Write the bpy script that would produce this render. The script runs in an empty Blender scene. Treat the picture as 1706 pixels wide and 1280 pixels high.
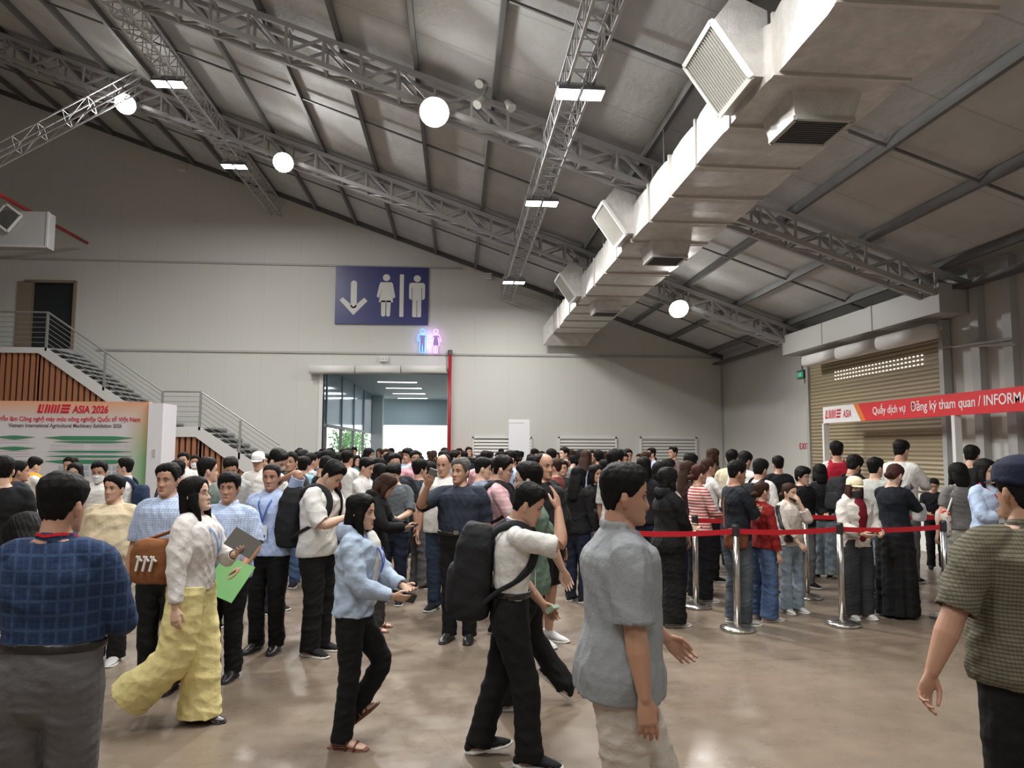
import bpy, math, random
import numpy as np
from mathutils import Vector, Matrix, noise
random.seed(7)
R = math.radians
SC = bpy.context.scene
COL = SC.collection
# ------------------------------------------------------------------ camera
CAM = Vector((0, 0, 1.75)); F_PX = 1232.0
PITCH, YAW, ROLL = 4.85, -4.3, 0.25
cam = bpy.data.objects.new('camera', bpy.data.cameras.new('camera'))
COL.objects.link(cam)
cam.data.sensor_width = 36; cam.data.lens = F_PX / 1706 * 36
cam.location = CAM
CROT = Matrix.Rotation(R(YAW), 3, 'Z') @ Matrix.Rotation(R(90 + PITCH), 3, 'X') @ Matrix.Rotation(R(ROLL), 3, 'Z')
cam.rotation_euler = CROT.to_euler()
cam.data.clip_end = 200
SC.camera = cam
def at(px, py, Y):
    """point of the plane y = Y that the photograph shows at (px, py)"""
    d = CROT @ Vector(((px - 853) / F_PX, (640 - py) / F_PX, -1))
    return CAM + d * (Y / d.y)
# ------------------------------------------------------------------ world, exposure
w = bpy.data.worlds.new('world'); SC.world = w; w.use_nodes = True
bg = w.node_tree.nodes['Background']; bg.inputs[0].default_value = (.93, .97, 1, 1); bg.inputs[1].default_value = 2.6
SC.view_settings.view_transform = 'Standard'; SC.view_settings.look = 'None'
SC.view_settings.gamma = 1; SC.view_settings.use_curve_mapping = False
SC.view_settings.exposure = 0.22
SC.cycles.use_denoising = True
SC.cycles.max_bounces = 5; SC.cycles.diffuse_bounces = 4; SC.cycles.glossy_bounces = 3
SC.cycles.transmission_bounces = 4; SC.cycles.transparent_max_bounces = 6
SC.cycles.sample_clamp_indirect = 4
SC.cycles.caustics_reflective = False; SC.cycles.caustics_refractive = False
BACK, RIGHT = 24.4, 9.0           # back wall plane, right wall plane
def roof_z(x): return 8.03 - .351 * x
# hall floodlights: (x, y, power) hang below the roof on the trusses
def area(name, loc, size, power, rot=(0, 0, 0), col=(1, .985, .96), parent=None, sy=None):
    l = bpy.data.lights.new(name, 'AREA'); l.energy = power; l.size = size; l.color = col
    if sy: l.shape = 'RECTANGLE'; l.size_y = sy
    o = bpy.data.objects.new(name, l); COL.objects.link(o); o.location = loc; o.rotation_euler = rot
    if parent: o.parent = parent
    return o
FLOOD = 400; PAIR = 170
FLOODS = [(-.42, 12.35, FLOOD), (-4.3, 18.35, FLOOD), (-8.1, 18.35, FLOOD * .5), (5.55, 18.35, FLOOD * .25)]
PAIRS = [(1.62, 9.5), (1.62, 14.0), (1.62, 21.0), (-5.95, 15.1), (-5.95, 19.6)]
HALL_FILL = [(-7, 8.5, 260), (1.0, 5.2, 330), (-3.5, 1.5, 280), (4.5, 0.5, 90), (-9, 0, 160), (0, -4.5, 220)]   # added fill lights over the near hall, no fixtures behind them
# ------------------------------------------------------------------ helpers
def tag(o, label=None, cat=None, group=None, kind=None):
    if label: o['label'] = label
    if cat: o['category'] = cat
    if group: o['group'] = group
    if kind: o['kind'] = kind
    return o
def empty(name, loc=(0, 0, 0), rz=0):
    o = bpy.data.objects.new(name, None); COL.objects.link(o); o.location = loc; o.rotation_euler = (0, 0, rz)
    o.empty_display_size = .1
    return o
MATS = {}
def mat(key, col=(.8, .8, .8), rough=.6, metal=0, emit=0, bump=0, bscale=30, spec=.5, build=None, alpha=1):
    if key in MATS: return MATS[key]
    m = bpy.data.materials.new(key); MATS[key] = m; m.use_nodes = True
    nt = m.node_tree; b = nt.nodes['Principled BSDF']
    b.inputs['Base Color'].default_value = (*col, 1); b.inputs['Roughness'].default_value = rough
    b.inputs['Metallic'].default_value = metal; b.inputs['Specular IOR Level'].default_value = spec
    if emit:
        b.inputs['Emission Color'].default_value = (*col, 1); b.inputs['Emission Strength'].default_value = emit
    if alpha < 1: b.inputs['Alpha'].default_value = alpha
    if bump:
        n = nt.nodes.new('ShaderNodeTexNoise'); n.inputs['Scale'].default_value = bscale; n.inputs['Detail'].default_value = 4
        tc = nt.nodes.new('ShaderNodeTexCoord'); nt.links.new(tc.outputs['Object'], n.inputs['Vector'])
        bp = nt.nodes.new('ShaderNodeBump'); bp.inputs['Strength'].default_value = bump; bp.inputs['Distance'].default_value = .01
        nt.links.new(n.outputs['Fac'], bp.inputs['Height']); nt.links.new(bp.outputs[0], b.inputs['Normal'])
    if build: build(nt, b)
    return m
class N:
    """tiny node-graph writer"""
    def __init__(s, nt): s.nt = nt
    def new(s, t, **kw):
        n = s.nt.nodes.new('ShaderNode' + t)
        for k, v in kw.items(): setattr(n, k, v)
        return n
    def link(s, a, b): s.nt.links.new(a, b)
    def coord(s, which='Object'):
        return s.new('TexCoord').outputs[which]
    def sep(s, v):
        n = s.new('SeparateXYZ'); s.link(v, n.inputs[0]); return n.outputs
    def math(s, op, a, b=None, c=None):
        n = s.new('Math', operation=op)
        for i, x in enumerate((a, b, c)):
            if x is None: continue
            if isinstance(x, (int, float)): n.inputs[i].default_value = x
            else: s.link(x, n.inputs[i])
        return n.outputs[0]
    def mix(s, f, a, b, blend='MIX'):
        n = s.new('MixRGB', blend_type=blend)
        for i, x in enumerate((f, a, b)):
            if isinstance(x, (int, float)): n.inputs[i].default_value = x
            elif isinstance(x, tuple): n.inputs[i].default_value = (*x, 1) if len(x) == 3 else x
            else: s.link(x, n.inputs[i])
        return n.outputs[0]
    def noise(s, vec, scale, detail=4, rough=.5):
        n = s.new('TexNoise'); n.inputs['Scale'].default_value = scale; n.inputs['Detail'].default_value = detail
        n.inputs['Roughness'].default_value = rough
        if vec is not None: s.link(vec, n.inputs['Vector'])
        return n.outputs['Fac']
    def scale(s, vec, xyz):
        n = s.new('Mapping'); n.inputs['Scale'].default_value = xyz; s.link(vec, n.inputs[0]); return n.outputs[0]
    def ramp(s, f, p0, c0, p1, c1):
        n = s.new('ValToRGB'); e = n.color_ramp.elements
        e[0].position = p0; e[0].color = (*c0, 1); e[1].position = p1; e[1].color = (*c1, 1)
        s.link(f, n.inputs[0]); return n.outputs[0]
    def bump(s, h, bsdf, strength=.3, dist=.01):
        n = s.new('Bump'); n.inputs['Strength'].default_value = strength; n.inputs['Distance'].default_value = dist
        s.link(h, n.inputs['Height']); s.link(n.outputs[0], bsdf.inputs['Normal'])
class MB:
    """collects shapes into one mesh"""
    def __init__(s): s.v = []; s.f = []; s.m = []
    def add(s, vs, fs, mi=0):
        k = len(s.v); s.v += [tuple(p) for p in vs]; s.f += [tuple(i + k for i in f) for f in fs]; s.m += [mi] * len(fs); return s
    def box(s, x0, y0, z0, x1, y1, z1, mi=0):
        v = [(x, y, z) for z in (z0, z1) for y in (y0, y1) for x in (x0, x1)]
        return s.add(v, [(0, 2, 3, 1), (4, 5, 7, 6), (0, 1, 5, 4), (2, 6, 7, 3), (0, 4, 6, 2), (1, 3, 7, 5)], mi)
    def bar(s, a, b, w=.03, h=None, up=(0, 0, 1), mi=0):
        a = Vector(a); b = Vector(b); h = h or w; d = (b - a)
        if d.length < 1e-6: return s
        d.normalize(); up = Vector(up)
        if abs(d.dot(up)) > .98: up = Vector((1, 0, 0)) if abs(d.x) < .9 else Vector((0, 1, 0))
        u = d.cross(up).normalized() * w / 2; v = u.cross(d).normalized() * h / 2
        vs = [p + i * u + j * v for p in (a, b) for i, j in ((-1, -1), (1, -1), (1, 1), (-1, 1))]
        return s.add(vs, [(3, 2, 1, 0), (4, 5, 6, 7), (0, 1, 5, 4), (1, 2, 6, 5), (2, 3, 7, 6), (3, 0, 4, 7)], mi)
    def tube(s, pts, r, n=10, mi=0):
        pts = [Vector(p) for p in pts]; rs = r if isinstance(r, (list, tuple)) else [r] * len(pts)
        loft(s, pts, [(q, q) for q in rs], n=n, mi=mi, round_ends=False); return s
    def disc(s, c, r, h, n=32, mi=0, prof=None):
        prof = prof or [(r, 0), (r, h)]
        vs = []; fs = []
        for (q, z) in prof: vs += [(c[0] + q * math.cos(2 * math.pi * i / n), c[1] + q * math.sin(2 * math.pi * i / n), c[2] + z) for i in range(n)]
        for k in range(len(prof) - 1):
            for i in range(n): fs.append((k * n + i, k * n + (i + 1) % n, (k + 1) * n + (i + 1) % n, (k + 1) * n + i))
        fs.append(tuple(range(n - 1, -1, -1))); fs.append(tuple((len(prof) - 1) * n + i for i in range(n)))
        return s.add(vs, fs, mi)
    def mesh(s, name='mesh', smooth=False):
        me = bpy.data.meshes.new(name); me.from_pydata(s.v, [], s.f); me.update()
        if any(s.m): me.polygons.foreach_set('material_index', s.m)
        if smooth: me.polygons.foreach_set('use_smooth', [True] * len(me.polygons))
        return me
    def build(s, name, m, parent=None, smooth=False, loc=None):
        o = bpy.data.objects.new(name, s.mesh(name, smooth)); COL.objects.link(o)
        for q in (m if isinstance(m, (list, tuple)) else [m]): o.data.materials.append(q)
        if parent: o.parent = parent
        if loc: o.location = loc
        return o
def loft(M, pts, rad, ref=(0, 1, 0), n=14, mi=0, round_ends=True, hollow=False, ex=2.0, phase=0):
    """closed tube of elliptical rings; rad = (a across ref, b along ref)"""
    pts = [Vector(p) for p in pts]; L = len(pts); rings = []; ref = Vector(ref)
    for i in range(L):
        t = (pts[min(i + 1, L - 1)] - pts[max(i - 1, 0)])
        if t.length < 1e-7: t = Vector((0, 0, 1))
        t.normalize(); rf = ref
        if abs(t.dot(rf)) > .95: rf = Vector((0, 0, 1)) if abs(t.z) < .9 else Vector((1, 0, 0))
        v = (rf - t * rf.dot(t)).normalized(); u = v.cross(t).normalized()
        rings.append((pts[i], u, v, t, rad[i][0], rad[i][1]))
    if round_ends:
        c, u, v, t, a, b = rings[0]; q = min(a, b)
        rings = [(c - t * q * .9, u, v, t, a * .35, b * .35), (c - t * q * .55, u, v, t, a * .78, b * .78)] + rings
    c, u, v, t, a, b = rings[-1]
    if hollow:
        g = min(.0125, min(a, b) * .3); rings += [(c, u, v, t, a - g, b - g), (c - t * .035, u, v, t, a - g * 1.15, b - g * 1.15)]
    elif round_ends:
        q = min(a, b); rings += [(c + t * q * .55, u, v, t, a * .78, b * .78), (c + t * q * .9, u, v, t, a * .35, b * .35)]
    vs = []; fs = []; K = len(rings)
    for (c, u, v, t, a, b) in rings:
        for j in range(n):
            th = 2 * math.pi * (j + phase) / n; co, si = math.cos(th), math.sin(th)
            if ex != 2: co = math.copysign(abs(co) ** (2 / ex), co); si = math.copysign(abs(si) ** (2 / ex), si)
            vs.append(c + u * a * co + v * b * si)
    for k in range(K - 1):
        for j in range(n): fs.append((k * n + j, k * n + (j + 1) % n, (k + 1) * n + (j + 1) % n, (k + 1) * n + j))
    vs.append(rings[0][0]); vs.append(rings[-1][0]); z0, z1 = K * n, K * n + 1
    for j in range(n):
        fs.append((z0, (j + 1) % n, j)); fs.append((z1, (K - 1) * n + j, (K - 1) * n + (j + 1) % n))
    M.add(vs, fs, mi)
def extrude_poly(M, pts, y0, y1, f=lambda x, z, y: (x, y, z), mi=0):
    """prism of a 2-D outline (x, z) between depths y0 and y1"""
    n = len(pts); vs = [f(x, z, y0) for x, z in pts] + [f(x, z, y1) for x, z in pts]
    M.add(vs, [tuple(range(n)), tuple(range(2 * n - 1, n - 1, -1))] + [(i, i + n, (i + 1) % n + n, (i + 1) % n) for i in range(n)], mi)
def text(body, name, size, m, M4, parent=None, align='LEFT', ext=.003, bold=0, sx=1, shear=0, space=1):
    c = bpy.data.curves.new(name, 'FONT'); c.body = body; c.size = size; c.extrude = ext; c.align_x = align
    c.offset = bold; c.shear = shear; c.space_character = space
    o = bpy.data.objects.new(name, c); COL.objects.link(o)
    bpy.context.view_layer.update()
    me = bpy.data.meshes.new_from_object(o.evaluated_get(bpy.context.evaluated_depsgraph_get()))
    bpy.data.objects.remove(o)
    o = bpy.data.objects.new(name, me); COL.objects.link(o); me.materials.clear(); me.materials.append(m)
    o.matrix_world = M4 @ Matrix.Diagonal((sx, 1, 1, 1))
    if parent: o.parent = parent; o.matrix_parent_inverse = Matrix()
    return o
FACE_CAM = Matrix.Rotation(R(90), 4, 'X')                 # text standing in the XZ plane, read from -Y
# ------------------------------------------------------------------ materials of the hall
def m_floor(nt, b):
    g = N(nt); v = g.coord(); x, y, z = g.sep(v)
    n1 = g.noise(v, .55, 6, .6); n2 = g.noise(v, 3.2, 6, .65); n3 = g.noise(g.scale(v, (1, 1, 1)), 22, 5, .7)
    c = g.ramp(n1, .32, (.140, .106, .077), .68, (.225, .178, .132))
    c = g.mix(g.math('MULTIPLY', g.ramp(n2, .4, (0, 0, 0), .85, (1, 1, 1)), .5), c, (.28, .225, .168))
    c = g.mix(g.math('MULTIPLY', g.ramp(n3, .5, (0, 0, 0), .8, (1, 1, 1)), .35), c, (.15, .115, .09))
    # saw-cut joints of the slab
    wx = g.math('ABSOLUTE', g.math('SUBTRACT', g.math('FRACT', g.math('ADD', g.math('DIVIDE', g.math('ADD', x, g.math('MULTIPLY', y, .035)), 4.2), .36)), .5))
    wy = g.math('ABSOLUTE', g.math('SUBTRACT', g.math('FRACT', g.math('ADD', g.math('DIVIDE', g.math('ADD', y, g.math('MULTIPLY', x, -.03)), 2.9), .42)), .5))
    j = g.math('MINIMUM', g.math('MULTIPLY', wx, 4.2), g.math('MULTIPLY', wy, 2.9))
    jm = g.math('LESS_THAN', j, .009)
    c = g.mix(g.math('MULTIPLY', jm, .6), c, (.13, .095, .07))
    # tyre scuffs
    sc = g.noise(g.scale(v, (.9, 7, 1)), 1.4, 3, .6)
    c = g.mix(g.math('MULTIPLY', g.ramp(sc, .45, (0, 0, 0), .85, (1, 1, 1)), .3), c, (.17, .12, .105))
    g.link(c, b.inputs['Base Color'])
    r = g.ramp(n2, .3, (.20, .20, .20), .75, (.46, .46, .46)); g.link(r, b.inputs['Roughness'])
    g.bump(g.noise(v, 5, 3), b, .05, .01)
def m_panel(colr, axis):
    def f(nt, b):
        g = N(nt); v = g.coord(); x, y, z = g.sep(v); t = x if axis == 'x' else y
        n = g.noise(g.scale(v, (1, 1, .25)), .5, 4, .6)
        c = g.mix(g.math('MULTIPLY', g.math('SUBTRACT', n, .3), .35), colr, tuple(q * .86 for q in colr))
        s = g.math('ABSOLUTE', g.math('SUBTRACT', g.math('FRACT', g.math('DIVIDE', t, 1.15)), .5))
        seam = g.math('LESS_THAN', s, .006)
        c = g.mix(g.math('MULTIPLY', seam, .25), c, tuple(q * .6 for q in colr))
        g.link(c, b.inputs['Base Color'])
        rib = g.math('SINE', g.math('MULTIPLY', t, 62)); g.bump(rib, b, .06, .004)
    return f
def m_roof(nt, b):
    g = N(nt); v = g.coord(); x, y, z = g.sep(v)
    n = g.noise(g.scale(v, (1, .5, 1)), 1.6, 5, .65); n2 = g.noise(v, 9, 4, .6)
    c = g.ramp(n, .3, (.45, .46, .46), .7, (.55, .56, .56))
    s = g.math('ABSOLUTE', g.math('SUBTRACT', g.math('FRACT', g.math('DIVIDE', y, 1.5)), .5))
    c = g.mix(g.math('MULTIPLY', g.math('LESS_THAN', s, .010), .5), c, (.3, .3, .29))
    g.link(c, b.inputs['Base Color'])
    g.bump(g.math('ADD', g.math('MULTIPLY', g.math('SINE', g.math('MULTIPLY', y, 4.2)), .6), g.math('ADD', n, g.math('MULTIPLY', n2, .3))), b, .5, .06)
M_FLOOR = mat('polished concrete', rough=.3, build=m_floor)
M_WALL = mat('wall panel', rough=.55, build=m_panel((.62, .62, .585), 'x'))
M_WALLR = mat('side wall panel', rough=.55, build=m_panel((.59, .585, .55), 'y'))
M_ROOF = mat('roof foil', rough=.72, spec=.3, build=m_roof)
M_STEEL = mat('grey painted steel', (.40, .40, .405), .55)
M_PURL = mat('purlin steel', (.13, .13, .13), .6)
M_DARKSTEEL = mat('dark steel', (.12, .12, .125), .5, .4)
M_WHITE = mat('white paint', (.75, .75, .73), .5)
M_TRIM = mat('grey trim', (.42, .42, .41), .5)
M_RED = mat('red pipe paint', (.42, .02, .025), .4)
M_BLACK = mat('black plastic', (.02, .02, .022), .45)
def m_duct(nt, b):
    g = N(nt); v = g.coord(); n = g.noise(v, 5, 5, .65); n2 = g.noise(v, 38, 4, .7)
    c = g.ramp(n, .3, (.50, .485, .465), .7, (.68, .665, .64)); g.link(c, b.inputs['Base Color'])
    g.bump(g.math('ADD', n2, g.math('MULTIPLY', n, 1.5)), b, .45, .012)
M_DUCT = mat('foil duct', rough=.45, metal=.4, build=m_duct)
M_GRILLE = mat('grille slats', (.50, .49, .45), .5)
M_GDARK = mat('grille depth', (.05, .05, .05), .8)
LAMP = mat('lamp lens', (1, .97, .9), .5, emit=14)
# ------------------------------------------------------------------ structure
def struct(name, m, M, parent=None, smooth=False):
    o = M.build(name, m, parent, smooth)
    if not parent: o['kind'] = 'structure'
    return o
XL, YN = -24.0, -9.0
struct('floor', M_FLOOR, MB().box(XL, YN, -.2, RIGHT + .2, BACK + 27, 0))
# ceiling: left of the ridge it falls again
RX = -15.5
def roof_prism():
    M = MB()
    for (xa, xb) in ((RX, RIGHT + .3),):
        extrude_poly(M, [(xa, roof_z(xa)), (xb, roof_z(xb)), (xb, roof_z(xb) + .15), (xa, roof_z(xa) + .15)], YN, BACK + .2)
    zr = roof_z(RX); extrude_poly(M, [(XL, zr - .351 * (RX - XL)), (RX, zr), (RX, zr + .15), (XL, zr - .351 * (RX - XL) + .15)], YN, BACK + .2)
    return M
ceil_o = struct('ceiling', M_ROOF, roof_prism())
x = RIGHT - .5
while x > RX:                              # purlins run to the back wall
    z = roof_z(x) - .09
    MB().box(x - .035, YN, z - .07, x + .035, BACK - .02, z + .08).build('purlin', M_PURL, ceil_o)
    x -= 1.32
for k in range(8):                         # thin sag rods between the trusses
    y = -.0 + 3.0 * k + .4
    if abs((y - 6.4) % 6) < .3: continue
    MB().bar((RX, y, roof_z(RX) - .1), (RIGHT, y, roof_z(RIGHT) - .1), .035).build('sag_rod', M_PURL, ceil_o)
# back wall with the roller-door opening and the stair door
DX0, DX1, DZ = at(537, 700, BACK).x, at(745, 700, BACK).x, at(640, 622, BACK).z
UX0, UX1, UZ0, UZ1 = at(40, 500, BACK).x, at(124, 500, BACK).x, 4.8, at(80, 470, BACK).z
def wall_quad(M, x0, x1, z0, zt=None):
    """wall piece from z0 to zt (or up to the roof)"""
    t0 = roof_z(x0) + .02 if zt is None else zt; t1 = roof_z(x1) + .02 if zt is None else zt
    extrude_poly(M, [(x0, z0), (x1, z0), (x1, t1), (x0, t0)], BACK, BACK + .2)
M = MB()
extrude_poly(M, [(XL, 0), (RX, 0), (RX, roof_z(RX) + .02), (XL, roof_z(RX) - .351 * (RX - XL) + .02)], BACK, BACK + .2); wall_quad(M, RX, UX0, 0); wall_quad(M, UX0, UX1, 0, UZ0); wall_quad(M, UX0, UX1, UZ1)
wall_quad(M, UX1, DX0, 0); wall_quad(M, DX0, DX1, DZ); wall_quad(M, DX1, RIGHT + .2, 0)
struct('wall_back', M_WALL, M)
struct('wall_right', M_WALLR, MB().box(RIGHT, YN, 0, RIGHT + .2, BACK, roof_z(RIGHT) + .1))
struct('wall_front', M_WALLR, MB().box(XL, YN - .2, 0, RIGHT + .2, YN, 14))
struct('wall_left', M_WALLR, MB().box(XL - .2, YN, 0, XL, BACK, 12))
# long horizontal rails on the back wall
zA, zB = at(700, 590, BACK).z, at(300, 437, BACK).z
M = MB().box(-11.5, BACK - .05, zA - .03, RIGHT - .02, BACK, zA + .03); struct('trim_1', M_TRIM, M)
M = MB().box(-16, BACK - .05, zB - .03, at(770, 440, BACK).x, BACK, zB + .03); struct('trim_2', M_TRIM, M)
M = MB()
for k in range(40):
    xx = RX + .3 + k * .62
    if xx < RIGHT - .3: M.box(xx, BACK - .07, roof_z(xx) - .3, xx + .42, BACK, roof_z(xx) - .22)
struct('trim_3', M_DARKSTEEL, MB().bar((RX, BACK - .06, roof_z(RX) - .07), (RIGHT, BACK - .06, roof_z(RIGHT) - .07), .1, .14))
struct('trim_4', M_TRIM, MB().box(RIGHT - .06, BACK - .06, 0, RIGHT, BACK, 4.8))
# door frame
struct('trim_5', M_WHITE, MB().box(DX0 - .12, BACK - .04, 0, DX0, BACK + .22, DZ).box(DX1, BACK - .04, 0, DX1 + .12, BACK + .22, DZ).box(DX0 - .12, BACK - .04, DZ, DX1 + .12, BACK + .22, DZ + .1))
# ------------------------------------------------------------------ vestibule behind the door
M_BLUEG = mat('daylight tinted soffit', (.36, .46, .50), .6)  # blue cast of the daylight is put into this wall colour
M_BLUEC = mat('vestibule ceiling', (.46, .56, .60), .6)  # ceiling colour carries the same daylight blue
VY, VH = 50.0, 4.87
VX0, VX1 = -6.6, 1.2
struct('wall_vestibule_right', M_BLUEG, MB().box(VX1, BACK + .2, 0, VX1 + .2, VY, VH))
struct('ceiling_vestibule', M_BLUEC, MB().box(VX0 - 4, BACK + .2, VH, VX1 + .2, VY + .2, VH + .2))
vo = [at(638, 700, VY), at(738, 709, VY)]
xo0, zo = vo[0].x, vo[1].z
struct('wall_vestibule_far', M_BLUEG, MB().box(at(618, 700, VY).x, VY, 0, xo0, VY + .25, VH).box(xo0, VY, zo, VX1 + .2, VY + .25, VH))
xg = at(607, 700, 33).x
gl = empty('glass_wall', (VX0, 30, 0)); tag(gl, 'blue tinted glass wall with steel mullions seen through the open roller door', 'glass wall')
M_GLASSB = mat('tinted glass', (.10, .22, .29), .08, alpha=.75)
xgl = -5.2
MB().box(xgl - VX0, -4.2, 2.6, xgl - VX0 + .05, 16, VH).build('upper_pane', M_GLASSB, gl)
for k in range(5):
    MB().box(xgl - VX0 - .05, -4.2 + k * 4, 0, xgl - VX0 + .08, -4.08 + k * 4, VH).build('mullion', M_STEEL, gl)
MB().box(xgl - VX0 - .05, -4.2, 2.5, xgl - VX0 + .08, 16, 2.62).build('transom', M_STEEL, gl)
struct('trim_7', mat('concrete column', (.5, .54, .56), .7), MB().box(at(619, 700, 46).x, 46, 0, at(637, 700, 46).x, 46.8, VH))
M_STRIP = mat('strip light', (.95, 1, 1), .5, emit=5)
for k in range(5):
    t = empty('strip_light', (at((660, 662, 673, 682, 688)[k], 640, (31.2, 35.9, 39.6, 43.7, 48.0)[k]).x, (31.2, 35.9, 39.6, 43.7, 48.0)[k], VH - .035))
    tag(t, '%s of the five long ceiling strip lights seen through the roller door' % ('nearest', 'second nearest', 'middle', 'second farthest', 'farthest')[k], 'ceiling light', 'strip lights behind the roller door')
    MB().box(-.95, -.2, 0, .95, .2, .03).build('housing', M_WHITE, t); MB().box(-.93, -.18, -.012, .93, .18, 0).build('diffuser', M_STRIP, t)
    area('strip_lamp', (t.location.x, t.location.y, VH - .1), 2, 25, col=(.9, .97, 1), sy=.2)
# trees outside, seen through the glass on the left
M_LEAF = mat('tree leaves', (.10, .22, .08), .7)
for k, (px, sz) in enumerate(((571, 1.3), (584, 1.2), (598, 1.4))):
    c = at(px, 735, 56 + 5 * k); rr = random.Random(k); tr = empty('tree', (c.x, 56 + 5 * k, 0))
    tag(tr, ('leafy green tree at the left edge of the glass wall outside', 'small green tree in the middle of the outside tree row', 'leafy green tree beside the concrete column outside')[k], 'tree', 'trees outside the glass wall')
    M = MB()
    for i in range(260):
        d = Vector((rr.gauss(0, 1), rr.gauss(0, 1), rr.gauss(0, 1))).normalized() * sz * rr.uniform(.3, 1)
        p = Vector((0, 0, 1.4 + sz * .6)) + d * .9; q = rr.uniform(.1, .2)
        e1 = Vector((rr.gauss(0, 1), rr.gauss(0, 1), rr.gauss(0, 1))).normalized(); e2 = e1.orthogonal().normalized()
        M.add([p - e1 * q, p + e2 * q * .6, p + e1 * q, p - e2 * q * .6], [(0, 1, 2, 3)])
    M.build('foliage', M_LEAF, tr); MB().tube([(0, 0, 0), (.05, 0, 1.8)], [.12, .08]).build('trunk', mat('bark', (.15, .1, .07), .9), tr)
struct('ground', mat('bright paving', (.7, .7, .68), .8), MB().box(-40, BACK + 27, -.25, 30, 90, -.02))
# ------------------------------------------------------------------ roof trusses
def lattice(name, pts_top, pts_bot, label, group, chord=.07, lace=.035, width=.34, step=.62, verticals=True):
    """box lattice girder between two parallel chord lines (top a->b, bottom a->b); width is measured along 'side'"""
    (ta, tb), (ba, bb) = pts_top, pts_bot
    ta, tb, ba, bb = map(Vector, (ta, tb, ba, bb)); ax = (tb - ta).normalized(); side = ax.cross((ta - ba).normalized()).normalized() * width / 2
    t = empty(name, (0, 0, 0)); tag(t, label, 'truss', group)
    for s in (-1, 1):
        MB().bar(ta + s * side, tb + s * side, chord).build('chord', M_STEEL, t)
        MB().bar(ba + s * side, bb + s * side, chord).build('chord', M_STEEL, t)
    n = max(4, int((tb - ta).length / step)); M = MB()
    for i in range(n):
        for s in (-1, 1):
            p0, p1 = ta.lerp(tb, i / n), ta.lerp(tb, (i + 1) / n); q0, q1 = ba.lerp(bb, i / n), ba.lerp(bb, (i + 1) / n); o = side * s
            if verticals: M.bar(p0 + o, q0 + o, lace)
            if i % 2: M.bar(p0 + o, q1 + o, lace)
            else: M.bar(q0 + o, p1 + o, lace)
        M.bar(ta.lerp(tb, i / n) - side, ta.lerp(tb, i / n) + side, lace); M.bar(ba.lerp(bb, i / n) - side, ba.lerp(bb, (i + 1) / n) + side, lace)
        M.bar(ba.lerp(bb, i / n) - side, ba.lerp(bb, i / n) + side, lace)
    M.build('lacing', M_STEEL, t)
    return t
for k, y in enumerate((12.4, 18.4)):
    lattice('roof_truss', ((RX, y, roof_z(RX) - .22), (RIGHT, y, roof_z(RIGHT) - .22)), ((RX, y, roof_z(RX) - .75), (RIGHT, y, roof_z(RIGHT) - .62)),
            ('sloping grey lattice roof truss nearer the camera, carrying the brightest floodlight', 'sloping grey lattice roof truss nearer the back wall, carrying two floodlights')[k], 'main roof trusses', .085, .042, .4, .66)
for k, (x, ya, yb) in enumerate(((1.62, 3.2, BACK - .1), (-5.95, 4.5, BACK - .1))):
    z = roof_z(x) - .42
    lattice('light_truss', ((x, ya, z), (x, yb, z)), ((x, ya, z - .42), (x, yb, z - .42)),
            ('thin lattice girder running to the back wall above the three right twin lamps', 'thin lattice girder running to the back wall above the two left twin lamps')[k], 'lighting girders', .035, .016, .34, .42)
a = at(-60, 276, 17.6); b2 = at(232, 122, 17.6)
lattice('brace_girder', ((a.x, 17.6, a.z), (b2.x, 17.6, b2.z)), ((a.x + .1, 17.6, a.z - .32), (b2.x + .1, 17.6, b2.z - .32)), 'lattice girder slanting up from the left edge to the roof', None, .035, .014, .3, .6)
# ------------------------------------------------------------------ lamps
def twin_lamp(x, y, label):
    z = roof_z(x) - .98
    t = empty('twin_lamp', (x, y, z)); tag(t, label, 'lamp', 'twin panel lamps under the lighting girders')
    MB().box(-.33, -.02, .12, .33, .02, .16).bar((-.3, 0, .14), (-.3, 0, .0)).bar((.3, 0, .14), (.3, 0, .0)).build('bracket', M_STEEL, t)
    for s in (-1, 1):
        h = MB().box(s * .165 - .15, -.15, 0, s * .165 + .15, .15, .05).build('housing', M_DARKSTEEL, t)
        MB().box(s * .165 - .14, -.14, -.012, s * .165 + .14, .14, 0).build('lens', LAMP, h)
    area('lamp_light', (x, y, z - .06), .6, PAIR, sy=.3)
for a_, l_ in zip(PAIRS, ('twin panel lamp nearest the camera, on the right girder', 'twin panel lamp in the middle of the right girder', 'twin panel lamp at the back wall end of the right girder',
                          'twin panel lamp nearer the camera on the left girder', 'twin panel lamp nearer the back wall on the left girder')): twin_lamp(*a_, l_)
def flood(x, y, power, label):
    z = roof_z(x) - .86
    t = empty('floodlight', (x, y - .35, z)); t.rotation_euler = (R(-52), 0, 0); tag(t, label, 'floodlight', 'round floodlights on the trusses')
    MB().disc((0, 0, 0), .2, .12, 24, prof=[(.25, 0), (.24, .08), (.10, .16), (.06, .24)]).build('housing', M_DARKSTEEL, t)
    MB().disc((0, 0, -.03), .235, .03, 24).build('lens', mat('flood lens', (1, .97, .9), .5, emit=60), t)
    MB().bar((0, 0, .2), (0, -.1, .5), .03).build('bracket', M_STEEL, t)
    area('flood_light', (x, y - .42, z - .1), .45, power, (R(-22), 0, 0))
for a_, l_ in zip(FLOODS, ('brightest floodlight, top centre on the nearer truss', 'floodlight in the middle of the farther truss', 'floodlight at the top of the slanting brace girder', 'dim floodlight low on the farther truss right of the duct')): flood(*a_, l_)
for (x, y, p) in HALL_FILL: area('fill_light', (x, y, roof_z(x) - 1.0), 2.2, p)  # invisible fill areas added to brighten the hall
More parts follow.
